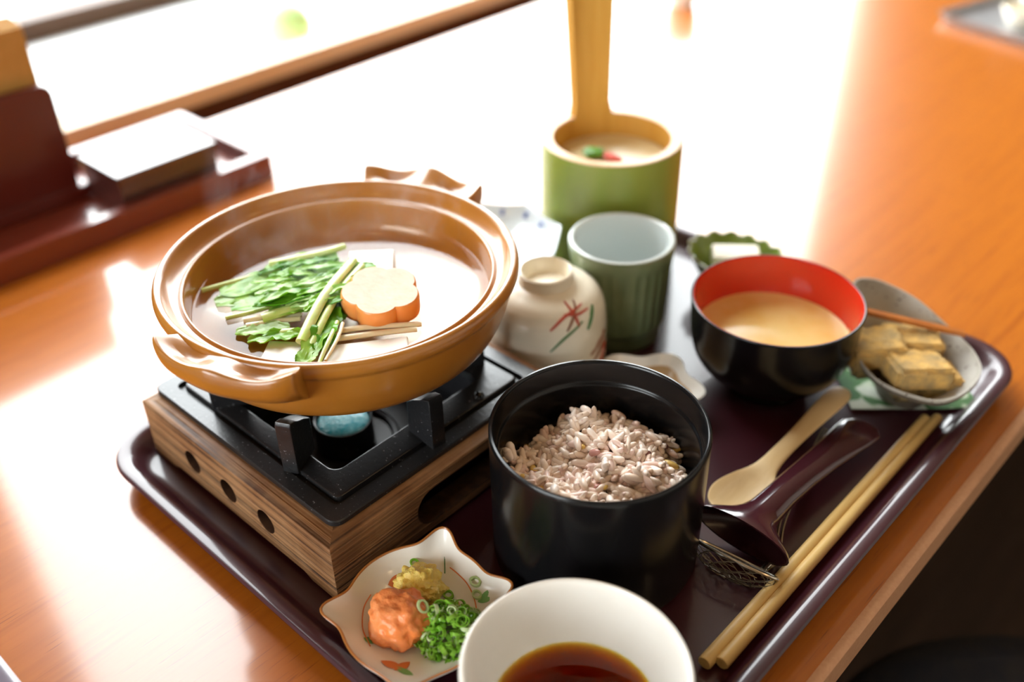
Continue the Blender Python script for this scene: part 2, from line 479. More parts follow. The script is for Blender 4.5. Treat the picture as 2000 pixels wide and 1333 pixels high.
# ================================================================== SETTING
ZF = -0.53
def struct(o): o['kind'] = 'structure'; return o
struct(mk('floor', box(-.98, 2.2, -2.2, 3.4, ZF - .03, ZF), M['floor'], smooth=False))
struct(mk('ceiling', box(-1.04, 2.26, -2.26, 3.46, 1.7, 1.73), M['ceil'], smooth=False))
struct(mk('wall_right', box(2.2, 2.26, -2.26, 3.46, ZF, 1.7), M['wallp'], smooth=False))
struct(mk('wall_back', box(-1.04, 2.26, 3.4, 3.46, ZF, 1.7), M['panel'], smooth=False))
VX0, VX1, VZ0, VZ1 = -.80, .50, .08, 1.16
struct(mk('wall_front', merge(box(-1.04, VX0, -2.26, -2.2, ZF, 1.7), box(VX1, 2.26, -2.26, -2.2, ZF, 1.7), box(VX0, VX1, -2.26, -2.2, ZF, VZ0), box(VX0, VX1, -2.26, -2.2, VZ1, 1.7)), M['wallp'], smooth=False))
fill_win = thing('added_fill_window', None, None); fill_win['kind'] = 'structure'  # unseen window added behind the camera for neutral fill light
for q in (box(VX0, VX0 + .03, -2.25, -2.2, VZ0, VZ1), box(VX1 - .03, VX1, -2.25, -2.2, VZ0, VZ1)): mk('jamb', q, M['rail'], fill_win, smooth=False)
mk('bottom_rail', box(VX0, VX1, -2.25, -2.2, VZ0, VZ0 + .03), M['rail'], fill_win, smooth=False)
mk('top_rail', box(VX0, VX1, -2.25, -2.2, VZ1 - .03, VZ1), M['rail'], fill_win, smooth=False)
mk('pane', box(VX0 + .03, VX1 - .03, -2.232, -2.228, VZ0 + .03, VZ1 - .03), M['glass'], fill_win, smooth=False)
WY0, WY1, WZ0, WZ1 = -.15, 2.50, -.012, 1.60
struct(mk('wall_left', merge(box(-1.04, -.98, -2.2, WY0, ZF, 1.7), box(-1.04, -.98, WY1, 3.4, ZF, 1.7),
                             box(-1.04, -.98, WY0, WY1, ZF, WZ0), box(-1.04, -.98, WY0, WY1, WZ1, 1.7)), M['panel'], smooth=False))
win = thing('window_1', None, None); win['kind'] = 'structure'
mk('bottom_rail', box(-.985, -.945, WY0, WY1, WZ0, .0140, .003), M['rail'], win)
mk('top_rail', box(-.985, -.945, WY0, WY1, WZ1 - .04, WZ1, .003), M['rail'], win)
mk('jamb', box(-.985, -.945, WY0, WY0 + .04, .008, WZ1 - .04, .003), M['rail'], win)
mk('jamb', box(-.985, -.945, WY1 - .04, WY1, .008, WZ1 - .04, .003), M['rail'], win)
mk('pane', box(-.968, -.964, WY0 + .04, WY1 - .04, .008, WZ1 - .04), M['glass'], win, smooth=False)
struct(mk('trim_1', box(-.945, -.641, -2.2, 3.4, -.03, -.0110), M['sillwhite'], smooth=False))
struct(mk('trim_2', box(-.640, -.60, -2.2, 3.4, -.003, .0155, .002), M['sillwood']))
struct(mk('trim_3', box(-.640, -.604, -2.2, 3.4, -.06, -.0032), M['darkwood'], smooth=False))
struct(mk('wall_sill', box(-.98, -.606, -2.2, 3.4, ZF, -.061), M['darkwood'], smooth=False))
struct(mk('terrace_ground', box(-9, -1.04, -8, 10, ZF - .03, ZF), M['terrace'], smooth=False))

# ================================================================== TABLE
tb = thing('table', 'orange varnished wooden table under the maroon serving tray', 'table', (0, 0, 0))
TX0, TX1, TY0, TY1 = -.553, .190, -1.2, 2.2
mk('table_top', box(TX0, TX1 - .004, TY0, TY1, -.028, 0), M['table'], tb, smooth=False)
mk('edge_band', loft([[(TX1 - .004, y, -.0004), (TX1 - .001, y, -.0004), (TX1 + .0012, y, -.002), (TX1 + .0015, y, -.0185), (TX1, y, -.0205), (TX1 - .004, y, -.0205)] for y in (TY0, TY1)]), M['edge'], tb)
mk('edge_underside', loft([[(TX1 - .004, y, -.0205), (TX1, y, -.0206), (TX1 - .004, y, -.035), (TX1 - .03, y, -.035), (TX1 - .03, y, -.0281), (TX1 - .004, y, -.0281)] for y in (TY0, TY1)]), M['edge_low'], tb, smooth=False)
for x in (TX0 + .06, TX1 - .12):
    for y in (TY0 + .1, TY1 - .1):
        mk('leg', box(x - .025, x + .025, y - .025, y + .025, ZF, -.028, .004), M['edge_low'], tb)

# ================================================================== SERVING TRAY
def tray_vf(x0, x1, y0, y1, r, ztop=.0172, zin=.006):
    prof = [(.012, .0004), (.007, .003), (.0025, .0095), (.0004, .0135), (0, .0155), (.0008, .0168), (.0028, ztop), (.0062, ztop - .0003), (.0082, ztop - .0014), (.0105, .0115), (.0128, .0080), (.0152, .0064), (.018, zin)]
    loops = [[(x, y, z) for x, y in rrect(x0 + d, x1 - d, y0 + d, y1 - d, max(r - d, .004), 10)] for d, z in prof]
    return loft(loops)
TRX = (-.1720, .1755, -.2175, .2000)
mk('serving_tray', tray_vf(*TRX, .032), M['tray'])
tag(bpy.data.objects['serving_tray'], 'dark maroon lacquered serving tray with raised rim carrying the whole meal', 'tray')
mk('neighbouring_tray', tray_vf(-.32, .23, -.70, -.3245, .012), M['slate'])
o = bpy.data.objects['neighbouring_tray']; tag(o, 'grey violet lacquer tray, only its corner showing at the lower left', 'tray')
o.location = (-.062, .012, 0); o.rotation_euler = (0, 0, 0)
ZT = .0062

# ================================================================== STOVE BASE (four cedar boards)
BX0, BX1, BY0, BY1, BZ0, BZ1 = -.1570, .0045, -.1905, -.0262, ZT, .0425
sb = thing('wooden_stove_base', 'scorched cedar box base with drilled air holes under the black stove top', 'stove base')
def board_side(L, holes):
    H = BZ1 - BZ0
    out = [(0, 0), (.020, 0), (.026, .0025), (L - .026, .0025), (L - .020, 0), (L, 0), (L, H), (0, H)]
    return extrude2d([out] + holes, .013, .0010)
def miter(vf, cuts):
    me = bpy.data.meshes.new('tmp'); me.from_pydata([tuple(v) for v in vf[0]], [], vf[1])
    bm = bmesh.new(); bm.from_mesh(me); bpy.data.meshes.remove(me)
    bmesh.ops.remove_doubles(bm, verts=bm.verts, dist=1e-6)
    for co, no in cuts:
        r = bmesh.ops.bisect_plane(bm, geom=list(bm.verts) + list(bm.edges) + list(bm.faces), plane_co=co, plane_no=no, clear_outer=True)
        ed = [e for e in r['geom_cut'] if isinstance(e, bmesh.types.BMEdge)]
        bmesh.ops.edgenet_fill(bm, edges=ed)
    bm.verts.index_update()
    r = [v.co.copy() for v in bm.verts], [tuple(v.index for v in f.verts) for f in bm.faces]; bm.free(); return r
LX = BX1 - BX0; LY = BY1 - BY0
RX = Matrix.Rotation(radians(90), 4, 'X'); RZ = Matrix.Rotation(radians(90), 4, 'Z')
h3 = [circ2d(q - BX0, .0176, .0066, 24) for q in (-.1138, -.0812, -.0490)]
slot = [(.063 + .0100 * cos(radians(a)), .0185 + .0100 * sin(radians(a))) for a in range(90, 271, 15)] + [(.120 + .0100 * cos(radians(a)), .0185 + .0100 * sin(radians(a))) for a in range(-90, 91, 15)]
K1, K2, K3, K4 = Vector((BX0, BY0, 0)), Vector((BX1, BY0, 0)), Vector((BX1, BY1, 0)), Vector((BX0, BY1, 0))
vx = board_side(LX, h3); vy = board_side(LY, [slot])
def board(vf, m, inhole):
    o = mk('board', vf, [m, M['holewood']], sb)
    for p in o.data.polygons:
        if inhole(p.center): p.material_index = 1  # hole walls get a darker wood colour than the board faces
nearx = lambda c: any((c.x - q) ** 2 + (c.z - BZ0 - .0176) ** 2 < .0071 ** 2 for q in (-.1138, -.0812, -.0490))
neary = lambda c: BY0 + .050 < c.y < BY0 + .133 and BZ0 + .007 < c.z < BZ0 + .030
board(miter(xf(vx, Matrix.Translation((BX0, BY0 + .0065, BZ0)) @ RX), [(K1, (-1, 1, 0)), (K2, (1, 1, 0))]), M['cedar'], nearx)
board(miter(xf(vx, Matrix.Translation((BX0, BY1 - .0065, BZ0)) @ RX), [(K4, (-1, -1, 0)), (K3, (1, -1, 0))]), M['cedar'], nearx)
board(miter(xf(vy, Matrix.Translation((BX1 - .0065, BY0, BZ0)) @ RZ @ RX), [(K2, (-1, -1, 0)), (K3, (-1, 1, 0))]), M['cedary'], neary)
board(miter(xf(vy, Matrix.Translation((BX0 + .0065, BY0, BZ0)) @ RZ @ RX), [(K1, (1, -1, 0)), (K4, (1, 1, 0))]), M['cedary'], neary)

# ================================================================== STOVE TOP
st = thing('stove_top', 'square black iron stove top with six pot fins set on the cedar base', 'stove')
PX0, PX1, PY0, PY1 = -.1590, -.0030, -.1815, -.0330
def rr3(x0, x1, y0, y1, r, z, n=6): return [(x, y, z) for x, y in rrect(x0, x1, y0, y1, r, n)]
def sq(d, z, r): return rr3(PX0 + d, PX1 - d, PY0 + d, PY1 - d, r, z)
OX = (-.1190, -.0300, -.1590, -.0600)   # square opening
def op(d, z, r=.006): return rr3(OX[0] + d, OX[1] - d, OX[2] + d, OX[3] - d, r, z)
plate_loops = [sq(.001, .0427, .005), sq(0, .0430, .006), sq(0, .0452, .006), sq(.0006, .0458, .0055), sq(.0086, .0459, .004), sq(.0090, .0436, .004), sq(.0114, .0436, .0035),
               sq(.0120, .0462, .003), sq(.0128, .0468, .003), op(-.0008, .0468), op(0, .0463), op(.0004, .0448), op(.001, .0429), op(-.012, .0427), sq(.02, .0427, .004)]
mk('plate', loft(plate_loops + [plate_loops[0]], False, False), M['iron'], st)
pan = [op(-.010, .0400, .012), op(-.010, .0125, .012), op(-.006, .0105, .010), op(.01, .0105, .006)]
mk('recess_pan', loft(pan, False, True), M['ironin'], st)
ring = lathe([(.0150, .0108), (.0190, .0112), (.0255, .0118), (.0265, .0142), (.0285, .0150), (.0300, .0140), (.0300, .0106)], 64)
mk('saucer_ring', mv(ring, -.0775, -.1180, 0), M['ironin'], st)
def fin(a):
    # upright wedge, broad side radial, top inner corner carrying the pot
    pr = [(.054, 0), (.0735, 0), (.0735, .0285), (.0725, .0306), (.068, .0292), (.0655, .0274), (.060, .0245), (.0545, .0205)]
    v = extrude2d([pr], .0085, .0008)
    return xf(v, Matrix.Translation((-.0800, -.1073, .0456)) @ Matrix.Rotation(a, 4, 'Z') @ RX)
for k in range(6):
    mk('fin', fin(radians(-123 + 60 * k)), M['iron'], st)
mk('bolt', merge(mv(lathe([(0, .0028), (.0014, .0026), (.0026, .0016), (.0032, 0), (.0036, -.001)], 20), -.0190, -.0705, .0466)), M['bolt'], st)

fc = thing('fuel_can', 'small black can of turquoise solid fuel under the clay pot', 'fuel can', (-.0775, -.1180, .0114))
mk('can_body', lathe([(0, 0), (.0150, 0), (.0160, .0012), (.0162, .0030), (.0158, .0160), (.0162, .0172), (.0158, .0178), (.0148, .0172), (.0146, .013), (0, .013)], 48), M['iron'], fc)
g = lathe([(0, .0176), (.004, .0175), (.008, .0173), (.0115, .0168), (.0138, .0160), (.0146, .0150), (.0142, .0131), (0, .0131)], 40)
mk('fuel_gel', g, M['gel'], fc)

# ================================================================== CLAY POT
PC = (-.084, -.102)
pot = thing('clay_pot', 'wide shallow terracotta hot pot with two lug handles on the stove', 'pot', (*PC, 0))
prof = [(0, .0722), (.044, .0720), (.060, .0735), (.0720, .0772), (.0790, .0830), (.0832, .0905), (.0862, .0985), (.0882, .1062), (.0892, .1105),
        (.0905, .1122), (.0915, .1145), (.0915, .1172), (.0903, .1192), (.0886, .1196), (.0872, .1186), (.0856, .1160), (.0832, .1132), (.0806, .1118), (.0792, .1126), (.0780, .1128), (.0771, .1108), (.0766, .1060), (.0755, .0990), (.0715, .0930), (.0600, .0878), (.040, .0855), (0, .085)]
prof = [(q.x, q.y) for q in cr(prof, 3)]
prof = [(max(r, 0) if i not in (0, len(prof) - 1) else 0, z) for i, (r, z) in enumerate(prof)]
mk('pot_body', lathe(prof, 128), M['clay'], pot)
def lug(a0):
    """scalloped lug: two thumb dents on top, wavy outer edge"""
    loops = []; N = 44; hw = radians(22)
    for i in range(N + 1):
        u = -1 + 2 * i / N
        a = a0 + u * hw
        fade = max(0, 1 - abs(u) ** 5)
        dent = (.5 - .5 * cos(2 * pi * u)) ** .8     # two dents, ridges at u = -1, 0, 1
        ro = .0885 + (.0185 - .0022 * dent) * (.72 + .28 * fade)
        zt = .1175
        ztop_o = .1240 - .0036 * dent               # outer lip height
        ztop_m = .1212 - .0078 * dent
        zb_o = .1075 - .001 * dent + .003 * (1 - fade)
        pts = [(.0850, .1170), (.0895, .1192), (.0895 + (ro - .0895) * .45, ztop_m), (ro - .0016, ztop_o + .0006), (ro, ztop_o - .0008), (ro, (ztop_o + zb_o) / 2), (ro - .0022, zb_o), (.0900, .0985 + .003 * (1 - fade)), (.0840, .0960), (.0840, .108)]
        loops.append([(r * cos(a), r * sin(a), z) for r, z in pts])
    return loft(loops)
mk('handle', lug(radians(-71)), M['clay'], pot)
mk('handle', lug(radians(110)), M['clay'], pot)
for q in ('handle', 'handle.001'):
    md = bpy.data.objects[q].modifiers.new('smooth', 'SUBSURF'); md.levels = 1; md.render_levels = 2

ZB = .0990
br = mk('broth', lathe([(.0757, .0009), (.0745, .0004), (.070, .0001), (.05, 0), (.02, 0), (0, 0)], 128), M['broth'], None, loc=(*PC, ZB), recalc=False)
tag(br, 'clear steaming broth filling the terracotta pot', 'broth')

# --- tofu
def tofu(corners, z0, z1, label):
    me = [(x, y, z0) for x, y in corners] + [(x, y, z1) for x, y in corners]
    bm = bmesh.new(); vs = [bm.verts.new(c) for c in me]
    for f in ((3, 2, 1, 0), (4, 5, 6, 7), (0, 1, 5, 4), (1, 2, 6, 5), (2, 3, 7, 6), (3, 0, 4, 7)): bm.faces.new([vs[i] for i in f])
    bmesh.ops.bevel(bm, geom=list(bm.edges), offset=.0012, segments=3, profile=.6, affect='EDGES')
    bmesh.ops.recalc_face_normals(bm, faces=bm.faces)
    m = bpy.data.meshes.new('tofu_block'); bm.to_mesh(m); bm.free()
    o = link('tofu_block', m, M['tofu']); return tag(o, label, 'tofu', 'tofu blocks in the hot pot')
tofu([(-.110, -.0765), (-.0925, -.0585), (-.0765, -.0735), (-.0915, -.0905)], .0868, .1035, 'white tofu block behind the flower-cut carrot, at the far side of the pot')
tofu([(-.0525, -.1365), (-.0295, -.1060), (-.0172, -.1160), (-.0415, -.1500)], .0868, .0998, 'white tofu block in front of the carrot and pale stems')
tofu([(-.0775, -.1530), (-.0560, -.1365), (-.0475, -.1520), (-.0670, -.1665)], .0868, .0998, 'white tofu block at the near edge of the pot beside the front handle')

# --- carrot flower
def carrot():
    lo, N = [], 80
    def r(a, s): return s * .91 * (.0186 + .0036 * abs(cos(2.5 * a)) ** .8)
    for s, z in ((.93, 0), (.985, .001), (1, .003), (1, .0092), (.985, .0108), (.95, .0116)):
        lo.append([(r(2 * pi * k / N, s) * cos(2 * pi * k / N), r(2 * pi * k / N, s) * sin(2 * pi * k / N), z) for k in range(N)])
    top = [[(p[0] * q, p[1] * q, .0116 - .0004 * (1 - q)) for p in lo[-1]] for q in (1, .8, .5, .2)]
    return loft(lo, True, False), loft(top, False, True)
a, b = carrot()
ct = thing('carrot_flower', 'flower-cut carrot slice floating on the greens in the pot', 'carrot', (-.0572, -.0980, .1005))
ct.rotation_euler = (radians(5), radians(4), radians(20))
mk('carrot_rind', a, M['carrot'], ct); mk('cut_face', b, M['carrottop'], ct)

# --- mizuna greens
def stalk(name, pts, r, m, label, flat=.75, group='cut mizuna in the hot pot', rip=.0):
    P = cr(pts, 8)
    P = [p + Vector((0, 0, rip * sin(i * .7))) for i, p in enumerate(P)]
    vf = tube(P, lambda t: r * (1 - .15 * t), 10, flat)
    V = vf[0]
    o = mk(name, (V, vf[1]), m)
    return tag(o, label, 'greens', group)
def blade(pts, w, seed=0, fold=.35, ruff=.12, nu=12, jag=0.25, th=.0004):
    P = cr(pts, 8); n = len(P); L = []
    for i, p in enumerate(P):
        t = i / (n - 1)
        tg = (P[min(i + 1, n - 1)] - P[max(i - 1, 0)]).normalized(); s = tg.cross(Vector((0, 0, 1))).normalized()
        ww = w * (sin(pi * (.06 + .90 * t)) ** .6)
        row = []
        for k in range(nu + 1):
            q = -1 + 2 * k / nu
            j = 1 + jag * fbm((t * 9 + seed * 3.1, q * 2 + seed, seed), 1, 3)
            zz = fold * ww * (abs(q) ** 1.4) * (1 if q > 0 else .6) + ruff * ww * sin(t * 17 + q * 3 + seed * 2) * abs(q) + .0006 * fbm((t * 12, q * 4, seed * 5), 1, 2)
            row.append(p + s * (q * ww * j) + Vector((0, 0, zz)))
        L.append(row)
    top = loft(L, False, False, closed=False)
    m = nu + 1
    V = top[0] + [v - Vector((0, 0, th)) for v in top[0]]; k = len(top[0])
    F = list(top[1]) + [tuple(reversed([i + k for i in f])) for f in top[1]]
    edge = [i for i in range(m)] + [i * m + nu for i in range(1, n)] + [(n - 1) * m + q for q in range(nu - 1, -1, -1)] + [i * m for i in range(n - 2, 0, -1)]
    for a_, b_ in zip(edge, edge[1:] + edge[:1]): F.append((b_, a_, a_ + k, b_ + k))
    return V, F
def leafo(pts, w, m, label, seed=0, **kw):
    grp = kw.pop('group', 'cut mizuna in the hot pot')
    o = mk('mizuna_leaf', blade(pts, w, seed, **kw), m)
    return tag(o, label, 'greens', grp)
Z = .1005
stalk('mizuna_sprig', [(-.1416, -.1493, Z - .001), (-.1296, -.1234, Z + .001), (-.1232, -.1082, Z + .002), (-.1145, -.0830, Z + .001)], .0017, M['stem'], 'long pale stem reaching furthest left towards the pot wall')
stalk('mizuna_sprig', [(-.1320, -.1124, Z + .002), (-.1218, -.0987, Z + .004), (-.1148, -.0868, Z + .005), (-.1125, -.0765, Z + .005)], .0026, M['stem'], 'thick pale stem along the back of the greens, beside the far tofu')
stalk('mizuna_sprig', [(-.0596, -.1465, .1035), (-.0708, -.1272, .1085), (-.0799, -.1103, .1100), (-.0937, -.0855, .1080)], .0030, M['stem'], 'thick pale green stem lying diagonally on top of the greens')
stalk('mizuna_sprig', [(-.0557, -.1440, .1020), (-.0665, -.1250, .1065), (-.0770, -.1065, .1080), (-.0890, -.0838, .1060)], .0022, M['stem'], 'thinner pale stem close beside the thick diagonal stem, on its carrot side')
stalk('mizuna_sprig', [(-.0930, -.1455, .1015), (-.0876, -.1339, .1030), (-.0800, -.1215, .1050)], .0034, M['stem'], 'short fat green stem with an open cut end at the left front of the greens')
stalk('mizuna_sprig', [(-.1087, -.1566, Z), (-.1025, -.1426, Z), (-.0969, -.1277, Z + .001)], .0016, M['stem'], 'thin pale stem floating left of the curled bright leaf')
stalk('mizuna_sprig', [(-.1000, -.1520, Z), (-.0940, -.1425, Z), (-.0827, -.1289, Z)], .0019, M['stemwhite'], 'small whitish stem end poking out below the bright curled leaf')
stalk('mizuna_sprig', [(-.0955, -.1535, Z - .0005), (-.0890, -.1430, Z - .0005), (-.0800, -.1320, Z)], .0020, M['stemwhite'], 'whitish stem end nearest the viewer at the left of the greens')
stalk('mizuna_sprig', [(-.0595, -.1325, Z + .0005), (-.0505, -.1193, Z + .001), (-.0390, -.1062, Z + .001), (-.0312, -.0955, Z)], .0019, M['stemwhite'], 'long white stem floating directly in front of the carrot flower')
stalk('mizuna_sprig', [(-.0535, -.1325, Z), (-.0403, -.1149, Z + .0005), (-.0295, -.1000, Z)], .0019, M['stemwhite'], 'long white stem alongside the front tofu, second from the carrot')
stalk('mizuna_sprig', [(-.0800, -.1490, Z), (-.0720, -.1415, Z + .001), (-.0640, -.1360, Z + .001)], .0022, M['stem'], 'short pale stem between the diagonal stem and the near tofu')
stalk('mizuna_sprig', [(-.0590, -.1250, .1045), (-.0500, -.1370, .1045), (-.0440, -.1470, .1022), (-.0380, -.1545, .1010)], .0012, M['stem'], 'thin stem draped over the front tofu towards the pot rim')
stalk('mizuna_sprig', [(-.0560, -.1240, .1045), (-.0470, -.1350, .1045), (-.0410, -.1470, .1020)], .0010, M['stemwhite'], 'finest white stem draped over the front tofu')
leafo([(-.1035, -.1430, .1030), (-.0930, -.1340, .1045), (-.0860, -.1200, .1060), (-.0857, -.1040, .1060)], .0048, M['leafdark'], 'bright glossy green leaf folded over at the left of the diagonal stem', 1, fold=.7, ruff=.05, jag=.08)
leafo([(-.1247, -.1520, Z - .0005), (-.1170, -.1324, Z), (-.1098, -.1115, Z + .002), (-.1000, -.0905, Z + .003)], .0110, M['leafpale'], 'broad wet pale leaf at the left half of the greens', 2, fold=.1)
leafo([(-.1310, -.1450, Z), (-.1204, -.1235, Z + .001), (-.1111, -.1038, Z + .003), (-.1030, -.0880, Z + .004)], .0105, M['leaf'], 'broad green leaf behind the wet pale leaf', 3, fold=.1)
leafo([(-.1300, -.1180, Z + .001), (-.1200, -.1020, Z + .003), (-.1080, -.0850, Z + .004)], .0085, M['leaf'], 'green leaf under the thick back stem', 4, fold=.1)
leafo([(-.1147, -.1495, Z), (-.1049, -.1283, Z + .001), (-.0980, -.1100, Z + .003), (-.0930, -.0960, Z + .004)], .0105, M['leaf'], 'wet green leaf just behind the folded bright leaf', 5, fold=.1)
leafo([(-.0850, -.1080, .1050), (-.0875, -.0930, .1065), (-.0870, -.0770, .1040)], .0065, M['leafdark'], 'dark green leaf tip beside the far tofu and carrot', 6)
leafo([(-.0740, -.1180, .1035), (-.0640, -.1260, .1040), (-.0550, -.1370, .1030), (-.0500, -.1440, .1018)], .0065, M['leafdark'], 'frilly dark leaf between the diagonal stem and the carrot', 7, ruff=.3, jag=.5)
leafo([(-.0835, -.1610, Z), (-.0740, -.1500, Z + .0015), (-.0650, -.1390, Z + .002)], .0045, M['leaf'], 'frilly leaf lying on the back edge of the near tofu', 8, ruff=.3, jag=.6)
leafo([(-.0600, -.1290, .1030), (-.0550, -.1420, .1030), (-.0490, -.1530, .1012), (-.0460, -.1590, .1002)], .0048, M['leaf'], 'green leaf hanging over the corner of the near tofu', 9, ruff=.2, jag=.5)
leafo([(-.0830, -.1120, .1020), (-.0720, -.1150, .1025), (-.0620, -.1200, .1018)], .0070, M['leafdark'], 'dark leaf tucked under the left edge of the carrot flower', 10, ruff=.2, jag=.4)
leafo([(-.0960, -.1400, .1010), (-.0860, -.1300, .1025), (-.0760, -.1180, .1040)], .0062, M['leaf'], 'green leaf under the short fat stem', 11, jag=.4)
leafo([(-.0950, -.1600, Z - .0006), (-.0860, -.1500, Z - .0004), (-.0780, -.1400, Z)], .0060, M['leafpale'], 'submerged pale leaf left of the near tofu', 12, ruff=.05, jag=.4)
leafo([(-.1120, -.1280, .1022), (-.1030, -.1100, .1040), (-.0960, -.0930, .1055), (-.0930, -.0830, .1050)], .0060, M['leaf'], 'upper green leaf running alongside the diagonal stem', 13, ruff=.2, jag=.35)

rl_ = random.Random(21)
for k in range(30):
    t = rl_.random(); x = -.122 + .042 * t + rl_.gauss(0, .004); y = -.128 + .030 * rl_.random()
    a = radians(65 + rl_.gauss(0, 14)); L = rl_.uniform(.018, .034); z = .1030 + .005 * t + rl_.uniform(0, .0020)
    x += .012 * rl_.random()
    leafo([(x - cos(a) * L / 2, y - sin(a) * L / 2, z - .001), (x + rl_.gauss(0, .0015), y, z + .0012), (x + cos(a) * L / 2, y + sin(a) * L / 2, z + .0004)], rl_.uniform(.0018, .0034), M[rl_.choice(('leaf', 'leaf', 'leafpale', 'leafdark'))], 'thin wet shred of green leaf in the tangled middle of the greens', 30 + k, fold=.3, ruff=.25, jag=.4, nu=6, group='thin shreds of mizuna leaf in the hot pot')

# ================================================================== RICE BOWL
RC = (.0707, -.0822)
rb = thing('rice_bowl', 'tall round black lacquer rice bowl in the middle of the tray', 'bowl', (*RC, 0))
prof = [(0, ZT), (.0470, ZT), (.0490, ZT + .0012), (.0497, ZT + .004), (.0500, .020), (.0502, .06), (.0503, .0815), (.0503, .0835), (.0497, .0844), (.0488, .0846), (.0481, .0840), (.0478, .0828), (.0474, .0735), (.0468, .0722), (.0462, .0718), (.0458, .0708), (.0455, .060), (.0440, .030), (.038, .016), (.020, .012), (0, .012)]
mk('bowl_body', lathe(prof, 128), M['blacklac'], rb)
def rice_h(x, y):
    d = sqrt(x * x + y * y)
    h = .0515 + .0150 * exp(-((x + .012) ** 2 + (y - .012) ** 2) / (2 * .016 ** 2)) + .0100 * exp(-((x - .022) ** 2 + (y - .002) ** 2) / (2 * .014 ** 2)) + .0060 * exp(-((x - .0) ** 2 + (y + .025) ** 2) / (2 * .013 ** 2))
    h += .0085 * fbm((x * 55, y * 55, 3), 1, 3)
    return h - .010 * max(0, (d - .036) / .009) ** 2
def grain(c, ax, L, r, bend):
    ax = ax.normalized(); s = ax.orthogonal().normalized(); u = ax.cross(s)
    V, F, n, seg = [], [], 7, 8
    for i in range(n):
        t = -1 + 2 * (i + .5) / n * 1.0
        rr = r * sqrt(max(.02, 1 - (abs(t) ** 2.6)))
        off = u * (bend * (1 - t * t))
        for k in range(seg):
            a = 2 * pi * k / seg
            V.append(c + ax * (t * L * .5) + off + s * (rr * cos(a)) + u * (rr * .85 * sin(a)))
    V.append(c - ax * L * .5); V.append(c + ax * L * .5)
    for i in range(n - 1):
        for k in range(seg):
            j = (k + 1) % seg; F.append((i * seg + k, i * seg + j, (i + 1) * seg + j, (i + 1) * seg + k))
    for k in range(seg):
        j = (k + 1) % seg; F.append((j, k, n * seg)); F.append(((n - 1) * seg + k, (n - 1) * seg + j, n * seg + 1))
    return V, F
rnd = random.Random(3)
parts = []
for layer, (cnt, dz) in enumerate(((420, -.0042), (520, -.0018), (520, .0004), (200, .0022))):
    k = 0
    while k < cnt:
        x, y = rnd.uniform(-.044, .044), rnd.uniform(-.044, .044)
        if x * x + y * y > .0435 ** 2: continue
        k += 1
        if dz > .002 and fbm((x * 70, y * 70, 9), 1, 2) < .05: continue
        a = rnd.uniform(0, 2 * pi); tl = rnd.gauss(0, .5)
        parts.append(grain(Vector((x, y, rice_h(x, y) + dz + rnd.uniform(-.0008, .0008))), Vector((cos(a) * cos(tl), sin(a) * cos(tl), sin(tl))), rnd.uniform(.0080, .0104), rnd.uniform(.00155, .00195), rnd.uniform(0, .0011)))
# clump on the left wall
for k in range(7):
    parts.append(grain(Vector((-.036 + rnd.gauss(0, .002), -.024 + rnd.gauss(0, .002), .0585 + rnd.gauss(0, .0022))), Vector((rnd.gauss(0, 1), rnd.gauss(0, 1), rnd.gauss(.6, .6))), .0080, .0022, .0004))
rc = mk('steamed_rice', merge(*parts), M['rice'], None, 'all', loc=(*RC, 0), recalc=False)
tag(rc, 'pinkish mixed-grain steamed rice mounded in the black bowl', 'rice', kind='stuff')

# ================================================================== MISO SOUP BOWL
SCX, SCY = .0632, .0887
sp = thing('soup_bowl', 'round black lacquer soup bowl with red inside', 'bowl', (SCX, SCY, 0))
po = [(0, .0088), (.0200, .0088), (.0210, ZT), (.0232, ZT), (.0238, .0075), (.0240, .0125), (.0275, .0150), (.0370, .0210), (.0436, .0300), (.0468, .0420), (.0477, .0540), (.0484, .0640), (.0486, .0655), (.0481, .0662), (.0474, .0660)]
po = po[:5] + [(q.x, q.y) for q in cr(po[5:], 4)]
mk('bowl_body', lathe(po, 96), M['blacklac'], sp)
pi_ = [(.0474, .0660), (.0470, .0652), (.0462, .0560), (.0452, .0440), (.0420, .0320), (.035, .0235), (.020, .0175), (0, .017)]
mk('lining', lathe([(q.x, q.y) if i < 28 else (0, q.y) for i, q in enumerate(cr(pi_, 4))], 96), M['redlac'], sp)
so = mk('miso_soup', lathe([(0, 0), (.02, 0), (.035, 0), (.0425, .0002), (.0446, .0008)], 96), M['soup'], None, loc=(SCX, SCY, .0405), recalc=False)
tag(so, 'cloudy tan miso soup in the red-lined bowl', 'soup')

# ================================================================== TEA CUP
tc = thing('tea_cup', 'tall grey-green celadon tea cup with fluted sides', 'cup', (-.0372, .0742, 0))
pr_ = [(0, .0075), (.0225, .0075), (.0235, ZT), (.0262, ZT), (.0272, .0085), (.0276, .0165), (.0290, .0180), (.0296, .0200), (.0300, .0300), (.0306, .0450), (.0314, .0590), (.0322, .0665), (.0327, .0715), (.0326, .0735), (.0319, .0744), (.0308, .0742), (.0300, .0730)]
def flute(a, i, r, z):
    if .021 < z < .0665 and r > .025:
        k = min(1, (z - .021) / .004, (.0665 - z) / .004)
        return r - .0009 * k * abs(sin(a * 15)) ** .7, z
    return r, z
pr2 = pr_[:7] + [(q.x, q.y) for q in cr(pr_[7:], 4)]
mk('cup_body', lathe(pr2, 180, flute), M['celadon'], tc)
mk('lining', lathe([(.0322, .0743), (.0306, .0748), (.0293, .0740), (.0286, .0715), (.0282, .055), (.0280, .025), (.024, .014), (.012, .0115), (0, .0112)], 80), M['celin'], tc)

